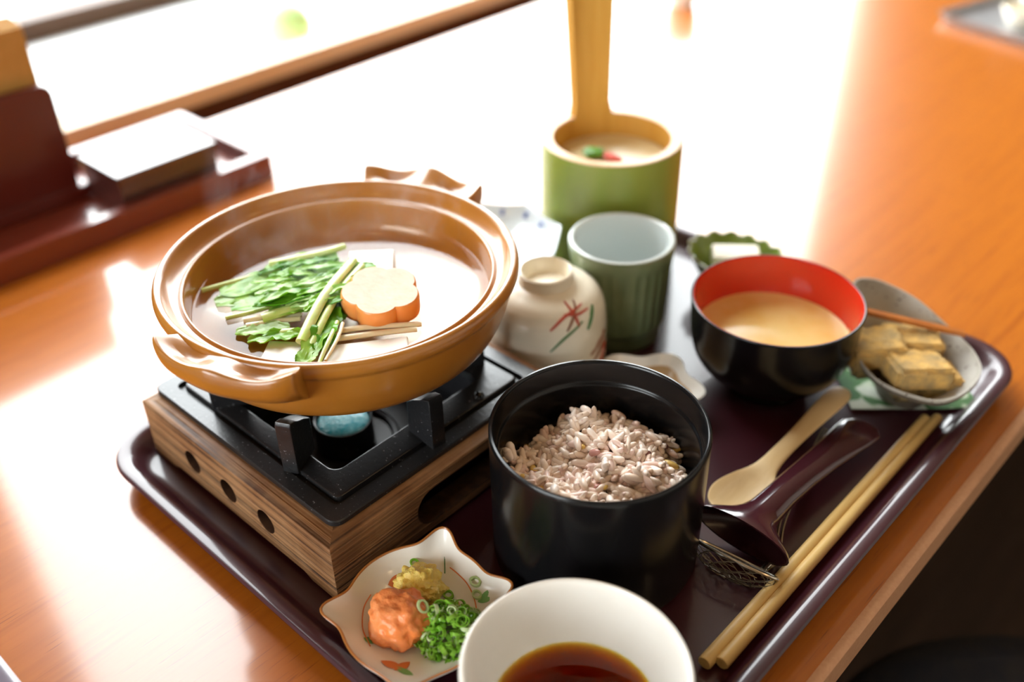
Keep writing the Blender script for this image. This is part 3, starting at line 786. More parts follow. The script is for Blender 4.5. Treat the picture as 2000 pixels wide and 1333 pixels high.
# ================================================================== BAMBOO CUP
BC = (-.0962, .1380)
bc = thing('bamboo_cup', 'green bamboo cup of savory custard with a tall upright handle', 'cup', (*BC, 0))
RO, RI, ZR = .0473, .0388, .102
mk('cup_body', lathe([(0, .010), (.040, .010), (.0410, ZT), (.0435, ZT), (.0462, .0095), (.0470, .03), (.0472, .07), (.0473, ZR - .0012), (.0468, ZR - .0002)], 96), M['bamgreen'], bc)
mk('rim', lathe([(RO - .0005, ZR - .0002), (RO - .0012, ZR + .0004), (RI + .0012, ZR + .0004), (RI + .0003, ZR - .0004)], 96), M['bamrim'], bc)
mk('inner_wall', lathe([(RI + .0003, ZR - .0004), (RI, ZR - .002), (RI - .0003, .06), (RI - .001, .02), (0, .02)], 96), M['bamgold'], bc)
hl = []
A0 = radians(148.5)
for i in range(15):
    t = i / 14; z = ZR - .004 + .175 * t
    ha = radians(17.5 + 9.0 * t ** 1.1 + 4 * max(0, .05 - t) / .05); lean = .006 * t
    ins = [(RI + .0002, A0 - ha + 2 * ha * k / 10) for k in range(11)]; outs = [(RO - .0012, A0 + ha - 2 * ha * k / 10) for k in range(11)]
    hl.append([((r) * cos(a) + lean * cos(radians(223)), r * sin(a) + lean * sin(radians(223)), z) for r, a in ins + outs])
mk('handle', loft(hl), M['bamgold'], bc)
cu = mk('savory_custard', lathe([(0, .0865), (.02, .0865), (.036, .0862), (.0382, .0866)], 64), M['custard'], None, loc=(*BC, 0), recalc=False)
tag(cu, 'pale yellow savory custard inside the bamboo cup', 'custard')
def bit(name, loc, r, m, label, cat, seed):
    o = mk(name, lump(*r, .35, 1.6, seed, 3), m, None, loc=loc); return tag(o, label, cat)
bit('leaf_garnish', (-.1070, .1330, .0895), (.0075, .006, .0028), M['greengar'], 'small green leaf garnish on the custard', 'garnish', 1)
bit('red_garnish', (-.0930, .1345, .0892), (.0080, .0035, .0022), M['redgar'], 'small red garnish on the custard beside the green leaf', 'garnish', 2)

# ================================================================== INVERTED RICE-PATTERN CUP
WC = (-.0433, .0108)
wc = thing('cream_cup', 'cream ceramic cup turned upside down, painted with red and green grass', 'cup', (*WC, 0))
wp = [(0, .0700), (.0111, .0700), (.0126, .0720), (.0138, .0776), (.0147, .0784), (.0158, .0776), (.0161, .0750), (.0167, .0715), (.0213, .0697), (.0288, .0662), (.0338, .0585), (.0356, .0478), (.0357, .0360), (.0358, .0220), (.0352, .0100), (.0345, ZT), (.0332, ZT), (.0332, .012), (.032, .042), (.02, .064), (0, .066)]
WS = [(q.x, q.y) for q in cr(wp[7:16], 5)]
def wob(a, i, r, z): return (r + (.00035 * sin(z * 1500) if r > .03 else 0), z)
mk('cup_body', lathe(wp[:7] + WS + wp[16:], 96, wob), M['porc_warm'], wc)
def wsurf(ad, z):
    for (r0, z0), (r1, z1) in zip(WS, WS[1:]):
        if z1 <= z <= z0:
            t = (z0 - z) / max(1e-9, z0 - z1); r = r0 + (r1 - r0) * t + .00055; break
    else: r = .0375
    a = radians(-48.7 + ad); return (r * cos(a), r * sin(a), z + .0003)
def brush(pts, w, m, name='brush_stroke'):
    P = [wsurf(q.x, q.y) for q in cr(pts, 6)]
    mk(name, tube(P, lambda t: w * (.35 + .65 * sin(pi * (.08 + .84 * t))), 6, .35, (0.5, -.55, .6)), m, wc)
for pts, w, k in (([(4, .0585), (20, .0645), (46, .0672)], .0009, 'motif_r'), ([(27, .0694), (31, .0640), (33, .0575)], .0008, 'motif_r'), ([(40, .0690), (30, .0640), (20, .0570)], .0008, 'motif_b'), ([(20, .0655), (34, .0640), (50, .0645)], .0008, 'motif_r'),
                  ([(4, .0455), (18, .0535), (38, .0600)], .0007, 'motif_dg'), ([(42, .0540), (50, .0600), (58, .0645)], .0010, 'motif_dg'), ([(46, .0350), (58, .0400), (70, .0450)], .0009, 'motif_b'), ([(44, .0280), (58, .0330), (72, .0390)], .0009, 'motif_b'),
                  ([(-30, .0170), (-8, .0160), (14, .0110), (30, .0080)], .0009, 'motif_dg'), ([(60, .0220), (68, .0300), (74, .0350)], .0008, 'motif_r')):
    brush(pts, w, M[k])

# ================================================================== BLUE AND WHITE OCTAGONAL DISH
od = thing('octagonal_dish', 'blue and white octagonal porcelain dish half hidden behind the clay pot', 'dish', (-.1200, .0405, 0))
def octr(a): 
    k = (a + pi / 8) % (pi / 4) - pi / 8
    return 1 / cos(k) * .97 + .03
def ol(r, z, n=96): return [(r * octr(2 * pi * i / n + .2) * cos(2 * pi * i / n), r * octr(2 * pi * i / n + .2) * sin(2 * pi * i / n), z + (.0015 * (octr(2 * pi * i / n + .2) - 1) / .08 if r > .03 else 0)) for i in range(n)]
mk('dish_body', loft([ol(.018, ZT), ol(.0195, ZT), ol(.020, .011), ol(.030, .018), ol(.040, .034), ol(.0455, .0545), ol(.0465, .0575), ol(.0458, .0582), ol(.0448, .0575), ol(.0430, .0545), ol(.038, .0500), ol(.029, .0460), ol(.016, .0445)]), M['porc_blue'], od)
for k in range(16):
    a = 2 * pi * k / 16 + .12
    r1, r2 = .0428 * octr(a + .2), .0396 * octr(a + .2)
    L = []
    for zz, rr in ((.0565, r1 + .0008), (.0535, r1 - .0020)):
        L.append([((rr - .0009 - .0003 * j) * cos(a + d), (rr - .0009 - .0003 * j) * sin(a + d), zz) for d, j in ((-.032, 0), (.032, 0), (.032, 1), (-.032, 1))])
    mk('cobalt_mark', loft(L), M['cobalt'], od, smooth=False)

# ================================================================== LEAF DISH
ld = thing('leaf_dish', 'small green leaf-shaped dish behind the soup bowl', 'dish', (-.003, .1590, 0))
def ll(r, z, sc_=1):
    out = []
    for i in range(170):
        a = 2 * pi * i / 170; k = 1 + .022 * sc_ * cos(17 * a) + .05 * sc_ * cos(2 * a + .8)
        out.append((r * 1.05 * k * cos(a), r * .88 * k * sin(a), z + .0009 * sc_ * cos(17 * a)))
    return out
mk('dish_body', loft([ll(.012, ZT, 0), ll(.0135, ZT, 0), ll(.0145, .010, 0), ll(.024, .018, .4), ll(.0320, .033, 1), ll(.0332, .0358, 1), ll(.0325, .0362, 1), ll(.0312, .0350, 1), ll(.0235, .0210, .4), ll(.013, .0150, 0)]), M['leafplate'], ld)
mk('rim_edge', tube(ll(.0329, .0362, 1) + ll(.0329, .0362, 1)[:1], .0008, 6), M['leafrim'], ld)
sl = mk('sesame_tofu', xf(box(-.0155, .0155, -.0095, .0095, 0, .012, .002), Matrix.Rotation(radians(38), 4, 'Z')), M['pickle'], None, loc=(-.0065, .1610, .0262))
tag(sl, 'pale cream slab of tofu in the green leaf dish', 'tofu')
gl_ = mk('green_leaf', blade([(-.012, -.004, .004), (0, 0, .006), (.014, .003, .004)], .005, 3), M['leaf'], None, loc=(.0145, .1690, .0260))
tag(gl_, 'small green leaf garnish in the leaf dish beside the cream slab', 'garnish')

# ================================================================== LOBED WHITE DISH BEHIND RICE
wd_ = thing('lobed_dish', 'small white lobed dish with tan painted inner shading behind the rice bowl', 'dish', (.0235, .0230, 0))
def lob(r, z, s=1, n=100):
    out = []
    for i in range(n):
        a = 2 * pi * i / n; k = 1 + .13 * s * cos(5 * (a - .45))
        out.append((r * k * cos(a), r * k * sin(a), z))
    return out
mk('dish_body', loft([lob(.014, ZT, 0), lob(.0155, ZT, 0), lob(.0165, .009, .2), lob(.0245, .0145, .8), lob(.0290, .0215), lob(.0297, .0228), lob(.0290, .0232), lob(.0278, .0220), lob(.0240, .0180, .8)], True, False), M['porcelain'], wd_)
mk('dish_inside', loft([lob(.0240, .0180, .8), lob(.018, .0135, .4), lob(.010, .0118, .1)], False, True), M['shade_tan'], wd_)  # tan colour paints the shading inside the white dish

# ================================================================== STONEWARE OVAL DISH, PAPER, SWEETS
RIM = [(.1125, .1035, .036), (.1284, .095, .035), (.1457, .0950, .035), (.1605, .1012, .035), (.1672, .1190, .035), (.1660, .1400, .036), (.1567, .1532, .037), (.1465, .1600, .038), (.133, .1635, .042), (.1142, .1670, .048), (.0975, .1655, .052), (.0862, .1600, .055), (.0800, .1505, .055), (.0880, .1390, .050), (.1000, .1190, .041)]
RIMS = cr(RIM, 6, True)
gc = Vector((.126, .1310, 0))
gd = thing('stoneware_dish', 'grey oval stoneware dish with one high side at the right corner of the tray', 'dish', (gc.x, gc.y, 0))
def gl2(s, z=None, f=1.0, dz=0, inset=0):
    out = []
    for p in RIMS:
        d = Vector((p.x - gc.x, p.y - gc.y, 0)); q = d * s - d.normalized() * inset
        out.append((q.x, q.y, (p.z + dz) * f + (z or 0) * (1 - f)))
    return out
mk('dish_outside', loft([gl2(.40, .0085, 0), gl2(.43, .0085, 0), gl2(.46, .0125, 0), gl2(.66, .0165, .25), gl2(.86, .017, .65), gl2(.97, 0, 1, -.004), gl2(1.0, 0, 1, -.0012)], True, False), M['stone_shade'], gd)
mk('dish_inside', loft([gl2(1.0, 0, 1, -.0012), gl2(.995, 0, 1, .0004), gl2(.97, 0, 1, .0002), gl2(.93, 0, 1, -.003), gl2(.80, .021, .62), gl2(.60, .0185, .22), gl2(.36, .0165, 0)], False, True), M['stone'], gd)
def mochi(loc, size, rz, tilt, seed, label):
    t = thing('bracken_jelly_cake', label, 'sweet', loc, 'soybean-flour sweets in the oval dish', rz)
    t.rotation_euler = (tilt[0], tilt[1], rz)
    x, y, z = size
    def rough(vf, amp):
        return [v + v.normalized() * amp * fbm(v * 300 + Vector((seed * 5, 0, 0)), 1, 3) for v in vf[0]], vf[1]
    def dense(x, y, z0, z1):
        bm = bmesh.new(); bmesh.ops.create_cube(bm, size=1)
        for v in bm.verts: v.co = Vector((v.co.x * 2 * x, v.co.y * 2 * y, (z0 + z1) / 2 + v.co.z * (z1 - z0)))
        bmesh.ops.bevel(bm, geom=list(bm.edges), offset=.0026, segments=3, affect='EDGES')
        bmesh.ops.subdivide_edges(bm, edges=[e for e in bm.edges if e.calc_length() > .004], cuts=6, use_grid_fill=True)
        bm.verts.index_update()
        r = [v.co.copy() for v in bm.verts], [tuple(v.index for v in f.verts) for f in bm.faces]; bm.free(); return r
    mk('jelly', rough(dense(x * .97, y * .97, 0, z * .6), .0010), M['mochi'], t)
    mk('flour_coating', rough(dense(x * 1.04, y * 1.04, z * .34, z), .0009), M['kinako'], t)
mochi((.1385, .1175, .0200), (.0160, .0125, .0220), radians(48), (radians(-6), radians(4), 0), 1, 'flour-dusted jelly cake lying on top at the front of the oval dish')
mochi((.1120, .1245, .0215), (.0150, .0120, .0225), radians(40), (radians(6), radians(-8), 0), 2, 'flour-dusted jelly cake next to the soup bowl')
mochi((.1240, .1400, .0200), (.0165, .0115, .0225), radians(36), (0, 0, 0), 3, 'flour-dusted jelly cake at the back under the brown pick')
mochi((.1480, .1310, .0195), (.0085, .0110, .0150), radians(52), (radians(4), 0, 0), 4, 'smallest flour-dusted jelly cake on the open side of the oval dish')
pk = mk('bamboo_pick', loft([[(x + (p.x), y + (p.y), z + p.z) for p in (Vector((.0013, -.0016, -.0012)), Vector((-.0012, .0018, -.0012)), Vector((-.0012, .0018, .0013)), Vector((.0013, -.0016, .0013)))] for x, y, z in ((.0955, .1318, .0500), (.1465, .1590, .0425))]), M['pick'], smooth=False)
tag(pk, 'brown bamboo pick lying across the rim of the oval dish', 'pick')

# printed paper under the dish
def paper():
    A, B, C, D = Vector((.1150, .0975)), Vector((.1690, .1450)), Vector((.1330, .1840)), Vector((.0790, .1365))
    n = 16; V = []; F = []
    for i in range(n + 1):
        for j in range(n + 1):
            u, v_ = i / n, j / n
            p = A * (1 - u) * (1 - v_) + B * u * (1 - v_) + C * u * v_ + D * (1 - u) * v_
            e = max(abs(u - .5), abs(v_ - .5)) * 2
            V.append(Vector((p.x, p.y, ZT + .0008 + .0016 * max(0, e - .6) + .0028 * max(0, u - .72) * (1 - v_) * 3)))
    m = n + 1
    for i in range(n):
        for j in range(n): F.append((i * m + j, (i + 1) * m + j, (i + 1) * m + j + 1, i * m + j + 1))
    k = len(V); V += [v - Vector((0, 0, .0004)) for v in V]; F += [tuple(reversed([q + k for q in f])) for f in F]
    return V, F
pn = mk('paper_doily', paper(), M['napkin'], recalc=False)
tag(pn, 'square paper printed with green leaves under the oval stoneware dish', 'paper')

# ================================================================== UTENSILS
# wooden spoon
def spoon():
    st_ = [(-.0265, .0030, .0022, .0125, 0), (-.0245, .0085, .004, .0120, .0016), (-.0200, .0128, .005, .0113, .0034), (-.0120, .0157, .0058, .0107, .0046), (-.0040, .0152, .0056, .0107, .0044), (.0040, .0122, .005, .0115, .0030), (.0100, .0085, .0042, .0128, .0014), (.0160, .0062, .0036, .0140, .0003),
           (.0260, .0052, .0032, .0152, 0), (.0450, .0050, .0030, .0160, 0), (.0650, .0058, .0029, .0165, 0), (.0820, .0068, .0028, .0170, 0), (.0930, .0066, .0026, .0170, 0), (.0985, .0045, .0022, .0170, 0), (.1000, .0015, .0014, .0170, 0)]
    loops = []
    for y, hw, th, zc, dish in st_:
        L = []
        for k in range(24):
            a = 2 * pi * k / 24; x = hw * cos(a); z = zc + th * .5 * sin(a)
            if sin(a) > 0: z = zc + th * .5 * sin(a) - 1.5 * dish * (1 - cos(a) ** 2) ** 1.1
            else: z = zc + (th * .5 + dish * .9) * sin(a)
            L.append((x + .107 + .0000 * y - .006 * max(0, y) ** 1 * 0 + .0008, y, z))
        loops.append(L)
    # resample with smooth curve
    n = len(loops); out = []
    for k in range(24):
        out.append(cr([loops[i][k] for i in range(n)], 4))
    return loft([[out[k][i] for k in range(24)] for i in range(len(out[0]))])
s_ = mk('wooden_spoon', spoon(), M['spoonwood']); tag(s_, 'pale wooden spoon with round bowl beside the maroon ladle', 'spoon')

# maroon ladle: open scoop facing the viewer's side, handle running back
ldl = thing('ladle', 'maroon lacquered ladle lying next to the wooden spoon', 'ladle', (.1265, 0, 0))
def ladle_loops(off=0, ymax=None, y0=-.0405):
    st_ = [(-.0405, .0262, .0100, .0200), (-.0385, .0250, .0098, .0201), (-.0350, .0205, .0092, .0202), (-.0310, .0148, .0084, .0202), (-.0260, .0108, .0076, .0202), (-.0200, .0090, .0068, .0200), (-.0050, .0082, .0060, .0195), (.0150, .0082, .0056, .0190), (.0350, .0088, .0050, .0180), (.0520, .0100, .0042, .0168), (.0660, .0112, .0032, .0158), (.0760, .0112, .0026, .0152), (.0805, .0080, .0020, .0150), (.0815, .0030, .0012, .0150)]
    return st_
def ell(y, a, b, z, n=28, dx=0): return [(a * cos(2 * pi * k / n) + dx, y, z + b * sin(2 * pi * k / n) * (1 if sin(2 * pi * k / n) > 0 or abs(b) > 1 else 1)) for k in range(n)]
S = ladle_loops()
dxs = lambda y: .0 + .004 * max(0, y) / .08
inner = [(-.0405, .0250, .0090, .0200), (-.0370, .0205, .0082, .0201), (-.0320, .0130, .0066, .0202), (-.0280, .0060, .0045, .0200)]
mk('ladle_body', loft([ell(*q, dx=dxs(q[0])) for q in S] , False, True), M['marooplastic'], ldl)
mk('scoop_inside', loft([ell(*S[0])] + [ell(*q) for q in inner], False, True), M['marooin'], ldl)

# wire tofu scoop
ws = thing('wire_scoop', 'wire mesh tofu scoop with looped rim in front of the maroon ladle', 'scoop', (.1310, -.0520, 0))
SA, SB_, SD = .0215, .0085, .0105
ax_a = Vector((.98, .16, -.07)).normalized()
ax_b = Vector((-.25, .64, -.60)).normalized(); ax_b = (ax_b - ax_a * ax_b.dot(ax_a)).normalized()
ax_c = ax_a.cross(ax_b).normalized()
C0 = Vector((0, 0, .0165))
def W(u, v_, d): return C0 + ax_a * (SA * u) + ax_b * (SB_ * v_) - ax_c * d
rim = [W(cos(2 * pi * k / 56), sin(2 * pi * k / 56), 0) for k in range(57)]
mk('rim', tube(rim, .0009, 8, 1, ax_c), M['steel'], ws)
def net(a, q):                       # q = 0 on the rim, 1 at the bottom of the bag
    r = cos(q * pi / 2); return W(r * cos(a), r * sin(a), SD * sin(q * pi / 2))
wires = []
NA, NQ = 22, 5
for j in range(NQ):
    for i in range(NA):
        a0, a1, am = 2 * pi * i / NA, 2 * pi * (i + 1) / NA, 2 * pi * (i + .5) / NA
        q0, q1 = j / NQ * .92, (j + 1) / NQ * .92
        if (i + j) % 2: wires.append(tube([net(a0, q0 + .02), net(am, (q0 + q1) / 2), net(a1, q1)], .00024, 5, 1, ax_c))
        else: wires.append(tube([net(a1, q0 + .02), net(am, (q0 + q1) / 2), net(a0, q1)], .00024, 5, 1, ax_c))
        if i % 2 == 0: wires.append(tube([net(a0, q1), net(am, q1), net(a1, q1)], .00024, 5, 1, ax_c))
wires.append(tube([net(2 * pi * i / 40, .62) for i in range(41)], .0004, 5, 1, ax_c))
o = mk('wire_net', merge(*wires), M['steel_dark'], ws); o['kind'] = 'stuff'
for d in (-.0011, .0011):
    mk('handle_wire', tube(cr([W(.62, .80, -.001) + Vector((d, 0, 0)), W(.62, .80, -.001) + Vector((d, .012, -.001)), (.0010 + d, .045, .0100), (-.014 + d, .105, .0090), (-.018 + d, .122, .0090)], 8), .0008, 8), M['steel'], ws)
mk('binding', tube([W(.62, .80, 0), W(.62, .80, -.001) + Vector((0, .006, 0))], .0018, 10), M['steel'], ws)

# joined chopsticks
ck = thing('chopsticks', 'pair of pale bamboo chopsticks still joined, along the right side of the tray', 'chopsticks', (.1540, 0, 0))
def stick(x):
    out = []
    for y, r, z in ((-.1040, .0030, .0098), (-.1035, .0033, .0098), (-.02, .0031, .0096), (.07, .0029, .0093), (.118, .0027, .0090)):
        out.append([(x * (1 - .12 * (y + .104) / .22) + r * cos(2 * pi * k / 14) * 1.02 + (-.001 * (y + .1) / .22), y + x * .9 * (1 if y < -.1 else 1), z + r * sin(2 * pi * k / 14)) for k in range(14)])
    return loft(out)
mk('stick', stick(-.00275), M['chop'], ck); mk('stick', stick(.00275), M['chop'], ck)

# ================================================================== CONDIMENT DISH
CC = Vector((.0415, -.1720, 0))
cdh = thing('condiment_dish', 'wavy white square dish with brown rim and painted leaves at the front of the tray', 'dish', (CC.x, CC.y, 0))
TIPS = [radians(a) for a in (-128.5, 120.5, 50.5, -50)]
def crad(a):
    t = 0
    for q in TIPS:
        d = (a - q + pi) % (2 * pi) - pi; t += exp(-(d / .20) ** 2) * (.6 if q < 0 and q > -1 else 1)
    return .0328 + .0090 * max(0, cos(a + pi / 4)) + .0098 * t, t
def cl(s, z, tipz=0):
    out = []
    for i in range(160):
        a = 2 * pi * i / 160; r, t = crad(a); rr = (.0200 + (r - .0200) * max(0, (s - .5) / .5)) if s > .5 else .040 * s
        out.append((rr * cos(a), rr * sin(a), z + tipz * t))
    return out
def cz(s): return .0105 + .0105 * max(0, (s - .42) / .58) ** 1.6
mk('dish_body', loft([cl(.40, ZT), cl(.46, ZT), cl(.50, .0085), cl(.72, .0120, .0005), cl(.92, .0180, .0016), cl(1.0, .0215, .0024), cl(1.0, .0224, .0024), cl(.98, .0225, .0023), cl(.9, cz(.9), .0012), cl(.8, cz(.8), .0008), cl(.7, cz(.7)), cl(.58, cz(.58)), cl(.45, cz(.45)), cl(.2, .0105)]), M['porcelain'], cdh)
rl = cl(.995, .0227, .0024); mk('rim_line', tube(rl + rl[:1], .00062, 6), M['rimbrown'], cdh)
def csurf(x, y):
    d = sqrt(x * x + y * y); a = atan2(y, x); r, t = crad(a)
    s = d / .040 if d < .020 else .5 + .5 * (d - .020) / (r - .020)
    return cz(s) + .0003
def motif(px, py, ang, L, w, m, name='painted_leaf'):
    V, F = [], []; n = 10
    for i in range(n + 1):
        t = i / n; ww = w * sin(pi * t) ** .8
        for q in (-1, 0, 1):
            x = px + cos(ang) * (t - .5) * L - sin(ang) * ww * q; y = py + sin(ang) * (t - .5) * L + cos(ang) * ww * q
            V.append(Vector((x, y, csurf(x, y) + .0002)))
    for i in range(n):
        for q in range(2): F.append((i * 3 + q, (i + 1) * 3 + q, (i + 1) * 3 + q + 1, i * 3 + q + 1))
    mk(name, (V, F), m, cdh)
for px, py, a, L, w, k in ((-.0215, .0060, 1.2, .011, .0030, 'motif_o'), (-.0165, .0035, 2.1, .010, .0028, 'motif_o'), (.0085, .0125, 1.9, .010, .0026, 'motif_o'), (.0125, -.0285, .4, .010, .0025, 'motif_o'), (.0160, -.0255, 1.6, .009, .0022, 'motif_o'),
                           (.0190, -.0270, .2, .010, .0018, 'motif_g'), (.0175, .0255, 1.0, .009, .0025, 'motif_g'), (-.005, -.0255, .6, .006, .0022, 'motif_g')):
    motif(px, py, a, L, w, M[k])
def cline(pts, w, m):
    P = [(q.x, q.y, csurf(q.x, q.y) + .0002) for q in cr(pts, 6)]
    mk('painted_line', tube(P, w, 5, .4), m, cdh)
cline([(-.0080, .0265), (.0040, .0255), (.0150, .0205), (.0235, .0120)], .0003, M['motif_o'])
cline([(-.0240, -.0090), (-.0200, -.0170), (-.0120, -.0240), (-.0020, -.0280)], .0003, M['motif_o'])
cline([(-.0235, .0090), (-.0170, .0110), (-.0120, .0085)], .0003, M['motif_o'])
cline([(-.0170, .0330), (-.0140, .0290), (-.0105, .0255), (-.0085, .0235)], .0003, M['motif_dg'])

rd = mk('grated_radish', lump(.0148, .0140, .0125, .22, 1.6, 4, 5), M['radish'], None, loc=(CC.x - .0010, CC.y - .0115, .0185))
tag(rd, 'orange mound of chili grated radish on the wavy dish', 'condiment')
gg = mk('grated_ginger', lump(.0112, .0108, .0088, .30, 2.2, 8, 5), M['ginger'], None, loc=(CC.x - .0105, CC.y + .0095, .0150))
tag(gg, 'yellow mound of grated ginger on the wavy dish', 'condiment')
def ringp(R, w, th=.00035, arc=2 * pi, n=18):
    loops = []
    full = arc > 6.2
    for k in range(n if full else n + 1):
        a = arc * k / n
        loops.append([((R + dr) * cos(a), (R + dr) * sin(a), dz) for dr, dz in ((-th, -w / 2), (th, -w / 2), (th, w / 2), (-th, w / 2))])
    if full: loops.append(loops[0]); return loft(loops, False, False)
    return loft(loops)
rnd = random.Random(11)
pa, pb = [], []
OC = Vector((CC.x + .0195, CC.y + .0005, 0))
for k in range(340):
    a = rnd.uniform(0, 2 * pi); d = sqrt(rnd.random()) * .0158
    x, y = d * cos(a) * 1.05, d * sin(a) * .95
    h = .0120 + .0185 * (1 - (d / .0170) ** 2) * rnd.random() ** .6
    R = rnd.uniform(.0011, .0029); arc = rnd.choice((2 * pi, 2 * pi, 4.2, 2.6))
    vf = ringp(R, rnd.uniform(.0008, .0022), .00026, arc, 14)
    mt = Matrix.Translation((x, y, h)) @ Matrix.Rotation(rnd.uniform(0, 6.3), 4, 'Z') @ Matrix.Rotation(rnd.gauss(0, .8), 4, 'X') @ Matrix.Diagonal((1, rnd.uniform(.5, 1), 1, 1))
    (pb if rnd.random() < .22 else pa).append(xf(vf, mt))
on = thing('chopped_green_onion', 'heap of finely sliced green onion on the wavy dish', 'condiment', OC); on['kind'] = 'stuff'
o = mk('green_slices', merge(*pa), M['onion'], on, recalc=False); o['kind'] = 'stuff'
o = mk('pale_slices', merge(*pb), M['onionpale'], on, recalc=False); o['kind'] = 'stuff'
for (x, y, R, m, lab) in ((-.0215, .0165, .0022, 'onion', 'single green onion slice near the corner of the dish by the ginger'), (.0010, .0165, .0024, 'onion', 'single green onion slice between the ginger and the painted orange leaf'),
                          (.0085, .0270, .0026, 'onionpale', 'pale onion slice highest on the far wall of the wavy dish'), (.0130, .0235, .0022, 'onionpale', 'pale onion slice below the highest one, towards the dipping bowl'), (.0085, -.0050, .0028, 'onionpale', 'pale onion ring standing between the orange radish and the green heap')):
    z = csurf(x, y) + .0010
    rot = Matrix.Rotation(.2, 4, 'X')
    if m == 'onionpale' and R > .0027: z = .0290; rot = Matrix.Rotation(.9, 4, 'Y')
    o = mk('onion_slice', xf(ringp(R, .0016, .0005), rot @ Matrix.Diagonal((1, .75, 1, 1))), M[m], None, loc=(CC.x + x, CC.y + y, z), recalc=False)
    tag(o, lab, 'onion slice', 'loose onion slices on the wavy dish')

# ================================================================== DIPPING BOWL
DC = (.1325, -.1715)
db = thing('dipping_bowl', 'white ceramic bowl of dark dipping sauce at the near edge of the tray', 'bowl', (*DC, 0))
def wob2(a, i, r, z):
    k = 1 + .012 * cos(2 * a + .6) + .008 * cos(3 * a + 1.5)
    return r * (k if r > .03 else 1), z + (.0006 * cos(2 * a) if z > .045 else 0)
dp = [(0, .0085), (.0190, .0085), (.0200, ZT), (.0222, ZT), (.0228, .0090), (.0260, .0120), (.0350, .0200), (.0408, .0310), (.0438, .0430), (.0449, .0520), (.0449, .0542), (.0441, .0551), (.0430, .0547), (.0421, .0520), (.0405, .0430), (.0370, .0320), (.0310, .0220), (.0200, .0150), (0, .0135)]
dp = dp[:5] + [(max(0, q.x), q.y) for q in cr(dp[5:], 4)]; dp[-1] = (0, dp[-1][1])
mk('bowl_body', lathe(dp, 96, wob2), M['porcelain'], db)
# sauce: closed volume following the bowl's inside
sv = [(0, .0137), (.0200, .0152), (.0308, .0221), (.0335, .0255), (.0343, .0268), (.0338, .0266), (.030, .0265), (.015, .0265), (0, .0265)]
sa = mk('dipping_sauce', lathe(sv, 96), M['sauce'], None, loc=(*DC, 0)); tag(sa, 'dark amber soy dipping sauce in the white bowl', 'sauce')

# ================================================================== BACK LEFT: CONDIMENT TRAY, HOLDER, BOX
def openbox(x0, x1, y0, y1, z0, zf, zt, w, bev=.0012):
    return loft([rr3(x0, x1, y0, y1, .003, z0, 3), rr3(x0, x1, y0, y1, .003, zt - .001, 3), rr3(x0 + .001, x1 - .001, y0 + .001, y1 - .001, .003, zt, 3), rr3(x0 + w - .001, x1 - w + .001, y0 + w - .001, y1 - w + .001, .002, zt, 3), rr3(x0 + w, x1 - w, y0 + w, y1 - w, .002, zt - .001, 3), rr3(x0 + w, x1 - w, y0 + w, y1 - w, .002, zf, 3)])
tt = mk('condiment_tray', openbox(-.5480, -.4060, -.50, .0720, .0005, .008, .0205, .011), M['redwood2']); tag(tt, 'long low red-brown lacquered wooden tray at the back of the table', 'tray')
bxo = thing('lidded_box', 'flat dark lacquered box lying in the red-brown wooden tray', 'box', (-.4485, -.0185, .0082))
mk('box_body', box(-.0300, .0300, -.0405, .0460, 0, .0240, .001), M['darkbox'], bxo)
mk('lid', box(-.0310, .0310, -.0415, .0470, .0243, .0345, .0015), M['darkbox'], bxo)
nh = thing('napkin_holder', 'dark red lacquered napkin holder standing in the red-brown tray', 'napkin holder', (-.5, -.165, .0082))
def panel(x, h, w=.1, th=.008):
    out = [(-w, 0), (w, 0), (w, h - .008), (w - .002, h - .003), (w - .007, h), (-w + .007, h), (-w + .002, h - .003), (-w, h - .008)]
    return xf(extrude2d([out], th, .001), Matrix.Translation((x, 0, .0)) @ Matrix.Rotation(radians(90), 4, 'Z') @ RX)
mk('front_panel', panel(.0185, .0965), M['redwood'], nh); mk('back_panel', panel(-.0280, .0965), M['redwood'], nh)
mk('base', box(-.034, .026, -.112, .106, 0, .012, .002), M['redwood'], nh)
pnk = mk('paper_napkins', merge(*[box(-.0215 + .0042 * k, -.0185 + .0042 * k, -.095, .1005 - .0006 * k, 0, .126 - .0006 * (k % 3)) for k in range(8)]), M['kraft'], None, loc=(-.5, -.165, .0208), smooth=False)
tag(pnk, 'stack of tan paper napkins in the dark red holder', 'napkins', kind='stuff')

# ================================================================== FAR OBJECTS
fcup = thing('white_cup', 'small white cup far back on the table', 'cup', (-.4170, .6900, 0))
mk('cup_body', lathe([(0, .002), (.012, .002), (.0125, 0), (.0150, 0), (.0165, .004), (.0200, .018), (.0215, .045), (.0205, .046), (.0195, .044), (.018, .02), (.012, .006), (0, .005)], 40), M['porcelain'], fcup)
ft = thing('grey_tray', 'grey metal tray at the far right of the table', 'tray', (-.033, .865, 0))
mk('tray_plate', xf(loft([rr3(-.10, .10, -.07, .07, .008, .0005, 3), rr3(-.105, .105, -.075, .075, .01, .010, 3), rr3(-.106, .106, -.076, .076, .01, .0105, 3), rr3(-.102, .102, -.072, .072, .008, .0095, 3), rr3(-.097, .097, -.067, .067, .006, .002, 3)]), Matrix.Rotation(radians(-14), 4, 'Z')), M['greyplate'], ft)
fb = thing('cream_bowl', 'small cream bowl on the grey metal tray far right', 'bowl', (-.066, .858, .0025))
mk('bowl_body', lathe([(0, .001), (.013, .001), (.0135, 0), (.016, 0), (.022, .006), (.028, .018), (.0285, .020), (.027, .0205), (.021, .009), (0, .005)], 40), M['porc_warm'], fb)
fk = thing('dark_cup', 'small dark cup on the grey metal tray far right', 'cup', (-.010, .850, .0025))
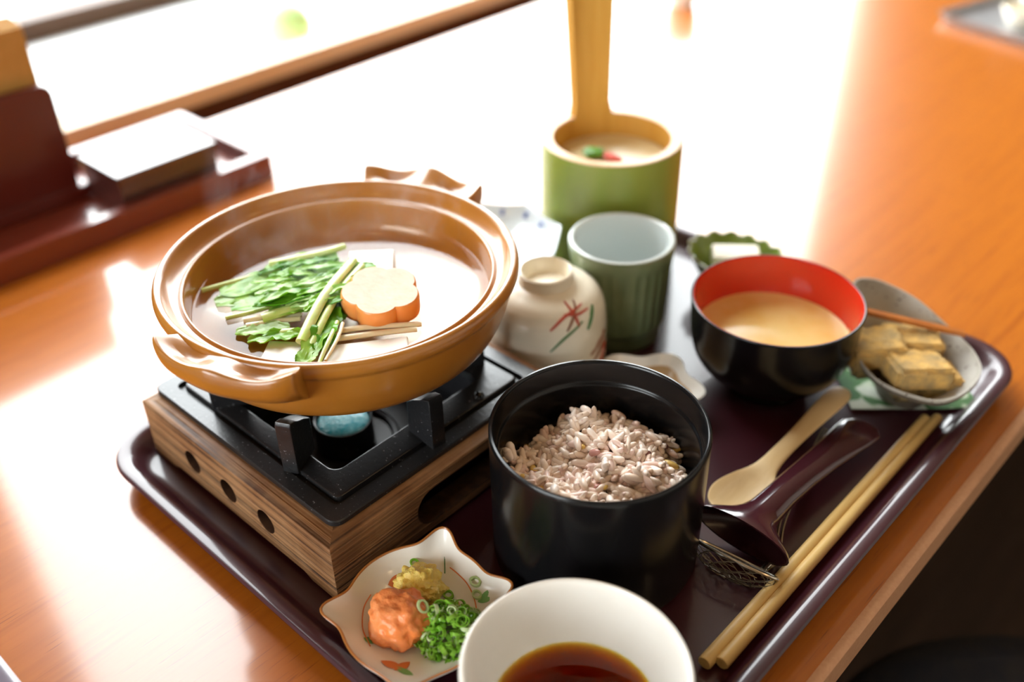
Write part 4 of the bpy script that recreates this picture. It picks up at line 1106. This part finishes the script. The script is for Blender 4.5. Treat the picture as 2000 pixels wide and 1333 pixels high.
mk('cup_body', lathe([(0, .001), (.014, 0), (.020, .004), (.023, .02), (.022, .0215), (.020, .02), (.016, .006), (0, .004)], 40), M['blacklac'], fk)
gb = thing('lime_spot_ball', 'made-up pale lime green ball standing in for a blurred bright spot at the window', 'stand_in', (-.6780, .2900, -.0108))
mk('ball', lathe([(0, 0)] + [((.029 * sin(pi * k / 20)), .029 - .029 * cos(pi * k / 20)) for k in range(1, 20)] + [(0, .058)], 36), M['lime'], gb)  # ball added as a stand-in for a blurred lime-coloured bright spot

# stool beside the table
sto = thing('stool', 'round stool with dark blue padded seat beside the table edge', 'stool', (.31, .085, ZF))
mk('seat', lathe([(0, .270), (.140, .270), (.155, .276), (.162, .290), (.160, .308), (.150, .322), (.125, .330), (.06, .333), (0, .334)], 64), M['navy'], sto)
for k in range(4):
    a = pi / 4 + k * pi / 2
    mk('leg', tube([(.13 * cos(a), .13 * sin(a), 0), (.105 * cos(a), .105 * sin(a), .272)], .012, 12), M['darkwood'], sto)

# ================================================================== STEAM over the broth
def steam_mat():
    t = NT('steam'); t.t.nodes.remove(t.b)
    co = t.coord((1, 1, .55)); f = t.noise(co, 34, 4, .6, 1.6)
    r = t.ramp(f, [(.54, (0, 0, 0)), (.74, (1, 1, 1))])
    sp = t.n('ShaderNodeSeparateXYZ'); t.l(t.coord(), sp.inputs[0])
    mr = t.n('ShaderNodeMapRange'); t.l(sp.outputs[2], mr.inputs[0])
    for k, v in ((1, 0), (2, .085), (3, 1), (4, 0)): mr.inputs[k].default_value = v
    m = t.n('ShaderNodeMath', operation='MULTIPLY'); t.l(r, m.inputs[0]); t.l(mr.outputs[0], m.inputs[1])
    m2 = t.n('ShaderNodeMath', operation='MULTIPLY'); t.l(m.outputs[0], m2.inputs[0]); m2.inputs[1].default_value = 6.0
    vs = t.n('ShaderNodeVolumeScatter'); vs.inputs['Color'].default_value = (1, 1, 1, 1); vs.inputs['Anisotropy'].default_value = .2
    t.l(m2.outputs[0], vs.inputs['Density']); t.l(vs.outputs[0], t.out.inputs['Volume'])
    return t.m
sm = mk('steam', lathe([(0, .001), (.045, .001), (.060, .004), (.066, .014), (.066, .040), (.058, .070), (.035, .088), (0, .090)], 40), steam_mat(), None, loc=(PC[0] - .006, PC[1] + .008, .1185))
tag(sm, 'thin white steam rising above the hot broth', 'steam', kind='stuff')
